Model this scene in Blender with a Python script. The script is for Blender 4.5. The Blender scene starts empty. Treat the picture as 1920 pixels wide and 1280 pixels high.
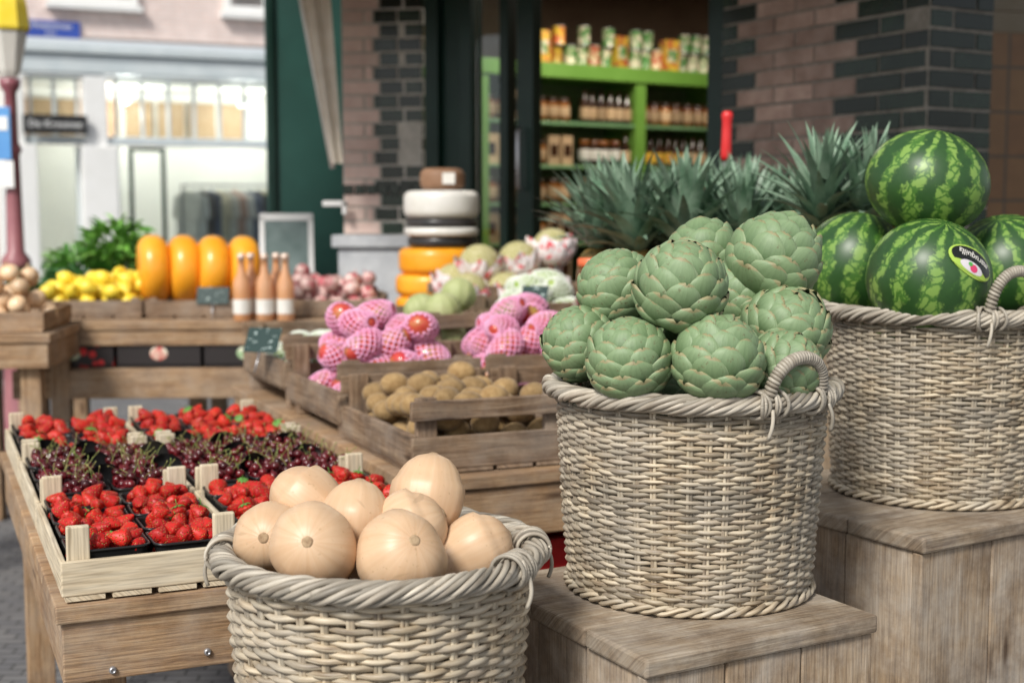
import bpy, math, random
import numpy as np
from mathutils import Vector, Matrix, Euler, noise
rnd=random.Random(11)
sc=bpy.context.scene
COL=sc.collection
pi=math.pi; rad=math.radians
TH=rad(24)
A=Vector((math.cos(TH),math.sin(TH),0)); B=Vector((-math.sin(TH),math.cos(TH),0))
H=1.40
# ------------------------------------------------------------------ materials
def nn(nt,t,**kw):
    n=nt.nodes.new(t)
    for k,v in kw.items():
        if k.startswith('_'): setattr(n,k[1:],v)
    for k,v in kw.items():
        if k.startswith('_'): continue
        key=int(k[1:]) if (k[0]=='i' and k[1:].isdigit()) else k.replace('__',' ')
        s=n.inputs[key]
        if isinstance(v,bpy.types.NodeSocket): nt.links.new(v,s)
        else: s.default_value=v
    return n
def c4(c): return (c[0],c[1],c[2],1)
def newmat(name):
    m=bpy.data.materials.new(name); m.use_nodes=True
    nt=m.node_tree; b=nt.nodes['Principled BSDF']
    return m,nt,b
def math_(nt,op,a,b=0.0,clamp=False):
    n=nn(nt,'ShaderNodeMath',_operation=op,_use_clamp=clamp,i0=a,i1=b); return n.outputs[0]
def mixc(nt,f,a,b,mode='MIX'):
    n=nt.nodes.new('ShaderNodeMix'); n.data_type='RGBA'; n.blend_type=mode
    for s,v in ((n.inputs[0],f),(n.inputs[6],a),(n.inputs[7],b)):
        if isinstance(v,bpy.types.NodeSocket): nt.links.new(v,s)
        else: s.default_value=v
    return n.outputs[2]
def ramp(nt,f,stops):
    n=nt.nodes.new('ShaderNodeValToRGB'); nt.links.new(f,n.inputs[0])
    e=n.color_ramp.elements
    while len(e)<len(stops): e.new(.5)
    for i,(p,c) in enumerate(stops): e[i].position=p; e[i].color=c4(c)
    return n.outputs[0]
def coords(nt,kind='Object',stretch=(1,1,1),objrand=True):
    tc=nt.nodes.new('ShaderNodeTexCoord')
    o=tc.outputs[kind]
    if objrand:
        oi=nt.nodes.new('ShaderNodeObjectInfo')
        k=math_(nt,'MULTIPLY',oi.outputs['Random'],37.0)
        o=nn(nt,'ShaderNodeVectorMath',_operation='ADD',i0=o,i1=k).outputs[0] if kind!='UV' else o
    return nn(nt,'ShaderNodeMapping',Vector=o,Scale=stretch).outputs[0]
def mulrand(nt,col,out,amp):
    f=math_(nt,'MULTIPLY_ADD',out,2*amp); f.node.inputs[2].default_value=1-amp
    return nn(nt,'ShaderNodeVectorMath',_operation='MULTIPLY',i0=col,i1=f).outputs[0]
def mat(name,c1,c2=None,sc_=8,rough=.5,bump=0,bsc=None,isl=0,coat=0,metal=0,coord='Object',stretch=(1,1,1),detail=5,trans=0,lo=.35,hi=.65,orand=0,sheen=0,dirt=0,spec=.5,bdist=.003):
    m,nt,b=newmat(name)
    v=coords(nt,coord,stretch)
    nz=nn(nt,'ShaderNodeTexNoise',Vector=v,Scale=sc_,Detail=detail,Roughness=.6).outputs[0]
    if c2 is None: c2=tuple(x*.8 for x in c1)
    col=ramp(nt,nz,[(lo,c1),(hi,c2)])
    if isl: col=mulrand(nt,col,nt.nodes.new('ShaderNodeNewGeometry').outputs['Random Per Island'],isl)
    if orand: col=mulrand(nt,col,nt.nodes.new('ShaderNodeObjectInfo').outputs['Random'],orand)
    if dirt:
        v2=coords(nt,'Object')
        d=nn(nt,'ShaderNodeTexNoise',Vector=v2,Scale=sc_*.3,Detail=6,Roughness=.7).outputs[0]
        d=ramp(nt,d,[(.4,(1,1,1)),(.75,(1-dirt,)*3)])
        col=mixc(nt,1.0,col,d,'MULTIPLY')
    nt.links.new(col,b.inputs['Base Color'])
    b.inputs['Roughness'].default_value=rough; b.inputs['Metallic'].default_value=metal
    b.inputs['Coat Weight'].default_value=coat; b.inputs['Coat Roughness'].default_value=.12
    b.inputs['Transmission Weight'].default_value=trans
    b.inputs['Specular IOR Level'].default_value=spec
    b.inputs['Sheen Weight'].default_value=sheen
    if bump:
        n2=nn(nt,'ShaderNodeTexNoise',Vector=v,Scale=bsc or sc_*2,Detail=6,Roughness=.65).outputs[0]
        bp=nn(nt,'ShaderNodeBump',Strength=bump,Distance=bdist,Height=n2)
        nt.links.new(bp.outputs[0],b.inputs['Normal'])
    return m
def wood(name,c1,c2,c3,grain=60,isl=.18,rough=.75,knots=True,weather=.4,bump=.6,stain=.0):
    m,nt,b=newmat(name)
    uv=nt.nodes.new('ShaderNodeTexCoord').outputs['UV']
    low=nn(nt,'ShaderNodeTexNoise',Vector=nn(nt,'ShaderNodeMapping',Vector=uv,Scale=(3,14,1)).outputs[0],Scale=1.0,Detail=3).outputs[0]
    dist=nn(nt,'ShaderNodeVectorMath',_operation='MULTIPLY_ADD',i0=low,i1=(0,.06,0),i2=uv).outputs[0]
    mp=nn(nt,'ShaderNodeMapping',Vector=dist,Scale=(3.0,grain,1)).outputs[0]
    g=nn(nt,'ShaderNodeTexNoise',Vector=mp,Scale=1.0,Detail=7,Roughness=.7).outputs[0]
    col=ramp(nt,g,[(.30,c3),(.46,c1),(.66,c2)])
    fine=nn(nt,'ShaderNodeTexNoise',Vector=nn(nt,'ShaderNodeMapping',Vector=uv,Scale=(10,grain*5,1)).outputs[0],Scale=1.0,Detail=4).outputs[0]
    col=mixc(nt,.6,col,ramp(nt,fine,[(.34,(.33,.30,.27)),(.58,(1,1,1))]),'MULTIPLY')
    ob=nt.nodes.new('ShaderNodeTexCoord').outputs['Object']
    wn=nn(nt,'ShaderNodeTexNoise',Vector=ob,Scale=5.0,Detail=6,Roughness=.7).outputs[0]
    grey=tuple(sum(c2)/3*x for x in (1.04,.97,.88))
    col=mixc(nt,math_(nt,'MULTIPLY',ramp(nt,wn,[(.42,(0,0,0)),(.66,(1,1,1))]),weather),col,c4(grey))
    if stain:
        sn=nn(nt,'ShaderNodeTexNoise',Vector=nn(nt,'ShaderNodeMapping',Vector=ob,Location=(5,3,1)).outputs[0],Scale=7.0,Detail=7,Roughness=.75).outputs[0]
        col=mixc(nt,stain,col,ramp(nt,sn,[(.38,(.40,.33,.27)),(.58,(1,1,1))]),'MULTIPLY')
    if knots:
        vo=nn(nt,'ShaderNodeTexVoronoi',Vector=nn(nt,'ShaderNodeMapping',Vector=dist,Scale=(3.2,13,1)).outputs[0],Scale=1.0).outputs['Distance']
        col=mixc(nt,.85,col,ramp(nt,vo,[(.06,(.2,.13,.08)),(.15,(1,1,1))]),'MULTIPLY')
    col=mulrand(nt,col,nt.nodes.new('ShaderNodeNewGeometry').outputs['Random Per Island'],isl)
    nt.links.new(col,b.inputs['Base Color']); b.inputs['Roughness'].default_value=rough
    bp=nn(nt,'ShaderNodeBump',Strength=bump,Distance=.002,Height=math_(nt,'ADD',g,fine))
    nt.links.new(bp.outputs[0],b.inputs['Normal'])
    return m
def wickermat(name,ca,cb,cc,gr=(.36,.325,.27),ga=.65):
    m,nt,b=newmat(name)
    tc=nt.nodes.new('ShaderNodeTexCoord')
    uv=tc.outputs['UV']; ge=nt.nodes.new('ShaderNodeNewGeometry')
    r=ge.outputs['Random Per Island']
    off=nn(nt,'ShaderNodeVectorMath',_operation='MULTIPLY_ADD',i0=r,i1=(50,50,50),i2=uv).outputs[0]
    n1=nn(nt,'ShaderNodeTexNoise',Vector=nn(nt,'ShaderNodeMapping',Vector=off,Scale=(13,60,1)).outputs[0],Scale=1.0,Detail=4).outputs[0]
    col=ramp(nt,n1,[(.34,ca),(.48,cb),(.62,cc)])
    n2=nn(nt,'ShaderNodeTexNoise',Vector=tc.outputs['Object'],Scale=9.0,Detail=5,Roughness=.7).outputs[0]
    col=mixc(nt,math_(nt,'MULTIPLY',ramp(nt,n2,[(.38,(0,0,0)),(.62,(1,1,1))]),ga),col,c4(gr))
    f=math_(nt,'MULTIPLY_ADD',r,.7); f.node.inputs[2].default_value=.60
    col=nn(nt,'ShaderNodeVectorMath',_operation='MULTIPLY',i0=col,i1=f).outputs[0]
    nt.links.new(col,b.inputs['Base Color']); b.inputs['Roughness'].default_value=.5
    n3=nn(nt,'ShaderNodeTexNoise',Vector=nn(nt,'ShaderNodeMapping',Vector=off,Scale=(60,500,1)).outputs[0],Scale=1.0,Detail=3).outputs[0]
    nt.links.new(nn(nt,'ShaderNodeBump',Strength=.35,Distance=.001,Height=n3).outputs[0],b.inputs['Normal'])
    return m
def melonmat(name):
    m,nt,b=newmat(name)
    tc=nt.nodes.new('ShaderNodeTexCoord').outputs['Object']
    oi=nt.nodes.new('ShaderNodeObjectInfo').outputs['Random']
    sh=nn(nt,'ShaderNodeVectorMath',_operation='ADD',i0=tc,i1=math_(nt,'MULTIPLY',oi,9.0)).outputs[0]
    s=nn(nt,'ShaderNodeSeparateXYZ',i0=tc)
    ang=math_(nt,'ARCTAN2',s.outputs[1],s.outputs[0])
    n1=nn(nt,'ShaderNodeTexNoise',Vector=sh,Scale=30.0,Detail=6,Roughness=.7).outputs[0]
    n0=nn(nt,'ShaderNodeTexNoise',Vector=sh,Scale=6.0,Detail=2).outputs[0]
    a2=math_(nt,'MULTIPLY_ADD',ang,12/(2*pi)); nt.links.new(math_(nt,'MULTIPLY',n0,1.6),a2.node.inputs[2])
    a3=math_(nt,'ADD',a2,math_(nt,'MULTIPLY',n1,1.3))
    tri=math_(nt,'PINGPONG',a3,.5)
    stripe=ramp(nt,tri,[(.16,(0,0,0)),(.28,(1,1,1))])
    dv=nn(nt,'ShaderNodeTexNoise',Vector=sh,Scale=34.0,Detail=4).outputs['Color']
    vv=nn(nt,'ShaderNodeVectorMath',_operation='MULTIPLY_ADD',i0=dv,i1=(.05,.05,.05),i2=sh).outputs[0]
    vo=nn(nt,'ShaderNodeTexVoronoi',_feature='DISTANCE_TO_EDGE',Vector=vv,Scale=40.0).outputs['Distance']
    vein=ramp(nt,vo,[(.05,(.0,.0,.0)),(.16,(1,1,1))])
    n5=nn(nt,'ShaderNodeTexNoise',Vector=sh,Scale=9.0,Detail=3).outputs[0]
    light=mixc(nt,n5,(.12,.25,.035,1),(.24,.37,.085,1))
    light=mixc(nt,vein,(.05,.14,.02,1),light)
    dark=mixc(nt,n1,(.010,.042,.010,1),(.034,.10,.020,1))
    col=mixc(nt,stripe,light,dark)
    nt.links.new(col,b.inputs['Base Color'])
    b.inputs['Roughness'].default_value=.42; b.inputs['Coat Weight'].default_value=.08; b.inputs['Coat Roughness'].default_value=.3
    return m
def berrymat():
    m,nt,b=newmat('strawberry_skin')
    tc=nt.nodes.new('ShaderNodeTexCoord').outputs['Object']
    oi=nt.nodes.new('ShaderNodeObjectInfo').outputs['Random']
    vo=nn(nt,'ShaderNodeTexVoronoi',Vector=tc,Scale=210.0).outputs['Distance']
    seed=ramp(nt,vo,[(.17,(1,1,1)),(.24,(0,0,0))])
    base=mixc(nt,oi,(.38,.006,.006,1),(.60,.022,.012,1))
    halo=ramp(nt,vo,[(.22,(.55,.45,.45)),(.45,(1,1,1))])
    base=mixc(nt,.8,base,halo,'MULTIPLY')
    col=mixc(nt,math_(nt,'MULTIPLY',seed,.8),base,(.75,.42,.10,1))
    nt.links.new(col,b.inputs['Base Color']); b.inputs['Roughness'].default_value=.45; b.inputs['Specular IOR Level'].default_value=.4
    h=ramp(nt,vo,[(.1,(0,0,0)),(.4,(1,1,1))])
    nt.links.new(nn(nt,'ShaderNodeBump',Strength=1.0,Distance=.0018,Height=h).outputs[0],b.inputs['Normal'])
    return m
def artimat():
    m,nt,b=newmat('artichoke_bract')
    t=nt.nodes.new('ShaderNodeTexCoord'); uv=nn(nt,'ShaderNodeSeparateXYZ',i0=t.outputs['UV'])
    u=uv.outputs[0]; v=uv.outputs[1]
    ge=nt.nodes.new('ShaderNodeNewGeometry').outputs['Random Per Island']
    nz=nn(nt,'ShaderNodeTexNoise',Vector=t.outputs['Object'],Scale=4.0,Detail=6,Roughness=.7).outputs[0]
    base=mixc(nt,nz,(.135,.215,.095,1),(.255,.35,.18,1))
    base=mixc(nt,math_(nt,'MULTIPLY',ge,.6),base,(.26,.36,.20,1))
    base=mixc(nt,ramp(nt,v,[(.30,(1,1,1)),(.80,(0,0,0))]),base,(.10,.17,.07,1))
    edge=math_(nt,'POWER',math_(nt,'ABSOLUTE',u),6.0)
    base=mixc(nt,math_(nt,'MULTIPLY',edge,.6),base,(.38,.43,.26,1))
    tip=ramp(nt,math_(nt,'ADD',v,math_(nt,'MULTIPLY',nz,.12)),[(.97,(0,0,0)),(1.06,(1,1,1))])
    base=mixc(nt,math_(nt,'MULTIPLY',tip,.7),base,(.33,.25,.13,1))
    st=nn(nt,'ShaderNodeTexNoise',Vector=nn(nt,'ShaderNodeMapping',Vector=t.outputs['UV'],Scale=(10,1.2,1)).outputs[0],Scale=1.0,Detail=4).outputs[0]
    sp=nn(nt,'ShaderNodeTexNoise',Vector=t.outputs['Object'],Scale=7.0,Detail=5,Roughness=.75).outputs[0]
    base=mixc(nt,ramp(nt,sp,[(.60,(0,0,0)),(.68,(.8,.8,.8))]),base,(.13,.09,.04,1))
    base=mixc(nt,.5,base,ramp(nt,st,[(.3,(.6,.65,.6)),(.65,(1.0,1.0,1.0))]),'MULTIPLY')
    nt.links.new(base,b.inputs['Base Color']); b.inputs['Roughness'].default_value=.52
    nt.links.new(nn(nt,'ShaderNodeBump',Strength=.5,Distance=.0015,Height=math_(nt,'ADD',st,nz)).outputs[0],b.inputs['Normal'])
    return m
def simple_vor(name,scale,lo,hi,ca,cb,rough,bump=.8):
    m,nt,b=newmat(name)
    t=coords(nt,'Object')
    vo=nn(nt,'ShaderNodeTexVoronoi',_feature='DISTANCE_TO_EDGE',Vector=t,Scale=scale).outputs['Distance']
    f=ramp(nt,vo,[(lo,(1,1,1)),(hi,(0,0,0))])
    nt.links.new(mixc(nt,f,c4(ca),c4(cb)),b.inputs['Base Color']); b.inputs['Roughness'].default_value=rough
    nt.links.new(nn(nt,'ShaderNodeBump',Strength=bump,Distance=.002,Height=f).outputs[0],b.inputs['Normal'])
    return m
def noisecol(name,scale,detail,stops,rough,coat=0,stretch=(1,1,1)):
    m,nt,b=newmat(name)
    t=coords(nt,'Object',stretch)
    nz=nn(nt,'ShaderNodeTexNoise',Vector=t,Scale=scale,Detail=detail).outputs[0]
    nt.links.new(ramp(nt,nz,stops),b.inputs['Base Color']); b.inputs['Roughness'].default_value=rough; b.inputs['Coat Weight'].default_value=coat
    return m
def squashmat():
    m,nt,b=newmat('butternut_skin')
    tc=nt.nodes.new('ShaderNodeTexCoord').outputs['Object']
    t=coords(nt,'Object')
    nz=nn(nt,'ShaderNodeTexNoise',Vector=t,Scale=9.0,Detail=4,Roughness=.6).outputs[0]
    col=ramp(nt,nz,[(.3,(.58,.385,.235)),(.7,(.68,.485,.315))])
    s=nn(nt,'ShaderNodeSeparateXYZ',i0=tc)
    ang=math_(nt,'ARCTAN2',s.outputs[1],s.outputs[0])
    rb=nn(nt,'ShaderNodeTexNoise',Vector=nn(nt,'ShaderNodeCombineXYZ',i0=math_(nt,'MULTIPLY',ang,5.0),i1=math_(nt,'MULTIPLY',s.outputs[2],6.0)).outputs[0],Scale=1.0,Detail=3).outputs[0]
    col=mixc(nt,.35,col,ramp(nt,rb,[(.35,(.84,.74,.62)),(.6,(1,1,1))]),'MULTIPLY')
    sp=nn(nt,'ShaderNodeTexNoise',Vector=t,Scale=120.0,Detail=3,Roughness=.6).outputs[0]
    col=mixc(nt,ramp(nt,sp,[(.65,(0,0,0)),(.73,(.6,.6,.6))]),col,(.40,.25,.13,1))
    scr=nn(nt,'ShaderNodeTexNoise',Vector=nn(nt,'ShaderNodeMapping',Vector=t,Scale=(6,60,14)).outputs[0],Scale=1.0,Detail=2).outputs[0]
    col=mixc(nt,ramp(nt,scr,[(.68,(0,0,0)),(.71,(.45,.45,.45))]),col,(.40,.27,.16,1))
    nt.links.new(col,b.inputs['Base Color']); b.inputs['Roughness'].default_value=.42
    b.inputs['Subsurface Weight'].default_value=.08; b.inputs['Subsurface Radius'].default_value=(.01,.006,.003)
    nt.links.new(nn(nt,'ShaderNodeBump',Strength=.3,Distance=.0025,Height=rb).outputs[0],b.inputs['Normal'])
    return m
def glassmat(name,col=(.9,.95,.95),rough=.03):
    m,nt,b=newmat(name)
    out=nt.nodes['Material Output']
    tr=nn(nt,'ShaderNodeBsdfTransparent',Color=c4(col)); gl=nn(nt,'ShaderNodeBsdfGlossy',Roughness=rough)
    fr=nn(nt,'ShaderNodeFresnel',IOR=1.45)
    mx=nn(nt,'ShaderNodeMixShader',i0=fr.outputs[0],i1=tr.outputs[0],i2=gl.outputs[0])
    nt.links.new(mx.outputs[0],out.inputs[0]); return m
def brickfloor(name,c1,c2,cm,scale,bw=.5,rh=.25,rough=.8,off=.5):
    m,nt,b=newmat(name)
    t=nt.nodes.new('ShaderNodeTexCoord').outputs['Object']
    br=nn(nt,'ShaderNodeTexBrick',_offset=off,Vector=t,Color1=c4(c1),Color2=c4(c2),Mortar=c4(cm),Scale=scale,Mortar__Size=.02)
    br.inputs['Brick Width'].default_value=bw; br.inputs['Row Height'].default_value=rh
    nz=nn(nt,'ShaderNodeTexNoise',Vector=t,Scale=7.0,Detail=6,Roughness=.7).outputs[0]
    col=mixc(nt,.6,br.outputs[0],ramp(nt,nz,[(.3,(.6,.6,.6)),(.7,(1,1,1))]),'MULTIPLY')
    nt.links.new(col,b.inputs['Base Color']); b.inputs['Roughness'].default_value=rough
    nt.links.new(nn(nt,'ShaderNodeBump',_invert=True,Strength=.5,Distance=.01,Height=br.outputs['Fac']).outputs[0],b.inputs['Normal'])
    return m
def cartonmat():
    m,nt,b=newmat('printed_fruit_carton')
    t=coords(nt,'Object')
    vo=nn(nt,'ShaderNodeTexVoronoi',Vector=t,Scale=22.0)
    col=ramp(nt,vo.outputs['Distance'],[(.32,(.65,.03,.03)),(.42,(.02,.015,.015))])
    nz=nn(nt,'ShaderNodeTexNoise',Vector=t,Scale=5.0,Detail=1).outputs[0]
    col=mixc(nt,ramp(nt,nz,[(.50,(0,0,0)),(.54,(1,1,1))]),col,(.025,.02,.02,1))
    nt.links.new(col,b.inputs['Base Color']); b.inputs['Roughness'].default_value=.4; return m
WICK=wickermat('wicker_willow',(.16,.11,.065),(.37,.295,.20),(.53,.45,.325))
WICKG=wickermat('wicker_weathered_braid',(.22,.18,.135),(.37,.325,.26),(.50,.45,.37))
WRUST=wood('weathered_crate_wood',(.29,.185,.11),(.43,.315,.21),(.10,.06,.035),stain=.65)
WPALE=wood('pale_poplar_wood',(.68,.57,.40),(.74,.65,.49),(.54,.42,.27),grain=40,isl=.06,knots=False,weather=.15,bump=.2)
WTAB=wood('stall_table_wood',(.43,.265,.14),(.55,.39,.24),(.19,.10,.05),weather=.35,stain=.5)
WBOX=wood('scaffold_board_wood',(.38,.275,.175),(.50,.40,.295),(.18,.12,.07),grain=45,weather=.6,stain=.65)
WBOXT=wood('grey_box_lid_wood',(.37,.285,.195),(.50,.425,.33),(.18,.12,.075),grain=45,weather=.5,stain=.7)
BLK=mat('black_plastic',(.010,.010,.011),(.018,.018,.018),rough=.3)
BERRY=berrymat()
LEAFG=mat('calyx_green',(.08,.22,.03),(.14,.32,.06),30,rough=.5)
STEMG=mat('cherry_stem',(.16,.26,.05),(.32,.24,.09),60,rough=.5)
CHER=mat('cherry_skin',(.05,.003,.006),(.11,.006,.009),40,rough=.2,coat=.25,orand=.5)
KIWI=mat('kiwi_fuzz',(.25,.15,.055),(.38,.25,.11),60,rough=.85,bump=.5,bsc=400,orand=.2,sheen=.15)
MANGO=noisecol('mango_skin',14.0,2,[(.35,(.50,.03,.04)),(.5,(.55,.08,.05)),(.62,(.45,.22,.06)),(.75,(.2,.28,.06))],.3,.3)
FOAM=mat('pink_foam_net',(.82,.34,.56),(.86,.48,.68),20,rough=.6)
GNET=mat('white_foam_net',(.78,.82,.72),(.84,.87,.80),20,rough=.6)
AVO=mat('pale_green_fruit',(.26,.40,.08),(.40,.50,.14),20,rough=.5,orand=.2)
NMEL=simple_vor('netted_melon_rind',95.0,.05,.16,(.38,.36,.11),(.60,.55,.34),.7)
PAPER=noisecol('printed_wrapping_paper',42.0,1,[(.58,(.85,.77,.77)),(.62,(.75,.13,.15))],.6)
GMEL=mat('green_melon_rind',(.33,.38,.15),(.44,.47,.24),20,rough=.6,bump=.3)
LEMON=mat('lemon_peel',(.84,.60,.03),(.90,.72,.08),12,rough=.38,bump=.25,bsc=300,orand=.1,bdist=.001)
CHO=mat('orange_cheese_wax',(.88,.33,.012),(.92,.42,.03),6,rough=.35,coat=.2)
CHW=mat('white_cheese_wax',(.66,.64,.58),(.76,.74,.70),10,rough=.35,coat=.2)
CHB=mat('black_cheese_wax',(.02,.02,.02),(.045,.04,.04),10,rough=.3)
CHBR=mat('brown_cheese_rind',(.20,.10,.05),(.30,.17,.10),14,rough=.6)
ROSE=mat('rose_wine_glass',(.85,.42,.18),(.90,.52,.30),4,rough=.08,coat=.6,trans=.35)
LABW=mat('paper_label',(.80,.77,.72),(.72,.70,.64),20,rough=.6)
FOILP=mat('pale_foil_cap',(.72,.55,.45),(.78,.62,.52),20,rough=.3,metal=.3)
SQ=squashmat(); SCAR=mat('corky_scar',(.28,.18,.10),(.46,.33,.20),90,rough=.85,bump=.6)
ART=artimat(); ARTD=mat('artichoke_inner',(.015,.03,.012),(.04,.055,.025),60,rough=.8)
MELW=melonmat('watermelon_rind')
PLEAF=mat('pineapple_leaf',(.085,.17,.10),(.26,.36,.26),14,rough=.5,isl=.35)
PBODY=mat('pineapple_rind',(.30,.17,.04),(.13,.12,.04),60,rough=.6,bump=.9,bsc=90)
BRK=mat('brown_pink_facade_brick',(.36,.245,.20),(.47,.34,.285),14,rough=.85,bump=.5,bsc=120,isl=.22,dirt=.35)
BRKP=mat('pale_pink_facade_brick',(.68,.50,.44),(.76,.60,.53),14,rough=.85,bump=.5,bsc=120,isl=.12,dirt=.15)
BRG=mat('dark_green_glazed_brick',(.004,.013,.008),(.010,.024,.014),16,rough=.2,coat=.18,isl=.6,bump=.15,bsc=20,spec=.3)
MORT=mat('mortar',(.24,.215,.18),(.33,.30,.26),40,rough=.9,bump=.4,bsc=200,dirt=.4)
MORTL=mat('light_mortar',(.46,.44,.39),(.56,.54,.49),40,rough=.9,bump=.4,bsc=200,dirt=.3)
STONE=mat('blue_grey_stone',(.44,.46,.49),(.56,.58,.60),12,rough=.7,bump=.3,dirt=.3)
GRD=mat('dark_green_paint',(.004,.022,.016),(.007,.030,.022),5,rough=.35,coat=.05,dirt=.3,spec=.3)
GRP=mat('teal_green_board',(.010,.06,.048),(.016,.078,.062),3,rough=.45,dirt=.4)
GRB=mat('green_shelf_paint',(.14,.31,.045),(.18,.37,.065),4,rough=.45)
GLS=glassmat('window_glass')
CANV=mat('beige_awning_canvas',(.62,.56,.46),(.70,.65,.56),12,rough=.85,bump=.3,dirt=.2)
WHT=mat('white_painted_wood',(.84,.84,.82),(.87,.87,.86),5,rough=.5,dirt=.06)
CRM=mat('cream_plaster',(.84,.82,.77),(.87,.85,.80),3,rough=.9)
BGR=mat('blue_grey_painted_cornice',(.56,.63,.66),(.64,.70,.72),4,rough=.5,dirt=.12)
BRF=brickfloor('upper_pink_brickwork',(.85,.66,.60),(.88,.71,.66),(.87,.82,.79),4.5)
PAVE=brickfloor('grey_pavers',(.15,.15,.16),(.21,.205,.205),(.06,.06,.06),5)
ASPH=mat('asphalt',(.05,.05,.052),(.07,.07,.07),30,rough=.9,bump=.5,bsc=200)
KERB=mat('kerb_stone',(.25,.25,.25),(.33,.33,.32),10,rough=.8)
TILEO=brickfloor('orange_brown_wall_tile',(.24,.115,.045),(.28,.15,.06),(.12,.09,.06),3.2,bw=.6,rh=.6,rough=.35,off=0)
BRWN=mat('shop_back_wall',(.20,.13,.085),(.26,.18,.12),3,rough=.9)
FLR=mat('shop_floor',(.10,.08,.06),(.14,.11,.09),6,rough=.6)
MAR=mat('maroon_lamp_post_paint',(.26,.08,.10),(.34,.13,.14),6,rough=.35,coat=.3)
LANT=mat('opal_lantern_glass',(.88,.86,.78),(.92,.9,.84),5,rough=.2,trans=.3)
YEL=mat('yellow_plastic',(.92,.68,.03),(.94,.75,.1),5,rough=.4)
BLU=mat('blue_enamel',(.03,.07,.36),(.04,.09,.42),5,rough=.25)
BLU2=mat('pale_blue_sign_face',(.10,.30,.66),(.13,.36,.72),5,rough=.3)
RED=mat('red_grip_plastic',(.60,.015,.02),(.66,.03,.03),8,rough=.35)
ORL=mat('orange_red_lid',(.75,.14,.05),(.8,.2,.08),8,rough=.35)
STEEL=mat('grey_steel',(.4,.4,.42),(.5,.5,.52),8,rough=.35,metal=.8)
PLNT=mat('garden_leaf',(.07,.24,.03),(.22,.44,.08),9,rough=.5,isl=.45)
HERB=mat('dark_herb_leaf',(.03,.12,.03),(.07,.20,.05),9,rough=.5,isl=.4)
TERR=mat('terracotta_pot',(.35,.15,.08),(.4,.2,.12),9,rough=.8)
CARD=noisecol('chalked_price_card',45.0,2,[(.62,(.025,.05,.045)),(.66,(.45,.55,.52))],.2,0,(1,1,2.2)); CART=cartonmat()
ONION=mat('onion_skin',(.65,.42,.24),(.76,.56,.36),18,rough=.4,orand=.2,coat=.2)
RON=mat('red_onion_skin',(.38,.06,.08),(.72,.55,.50),22,rough=.4,orand=.3,lo=.4,hi=.58)
TANB=mat('kraft_packet',(.44,.29,.16),(.54,.38,.23),12,rough=.7,orand=.35)
GOLDJ=mat('amber_jar',(.18,.05,.012),(.30,.12,.025),10,rough=.1,coat=.5,orand=.5)
DARKB=mat('dark_bottle_glass',(.02,.01,.008),(.05,.02,.01),10,rough=.1,coat=.5)
CANR=mat('can_print_red',(.55,.05,.03),(.75,.60,.35),30,rough=.35,orand=.2,lo=.45,hi=.55)
CANG=mat('can_print_green',(.08,.26,.06),(.75,.68,.5),26,rough=.35,orand=.2,lo=.45,hi=.55)
CANY=mat('can_print_yellow',(.75,.50,.06),(.55,.12,.05),24,rough=.35,orand=.3,lo=.45,hi=.6)
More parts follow.
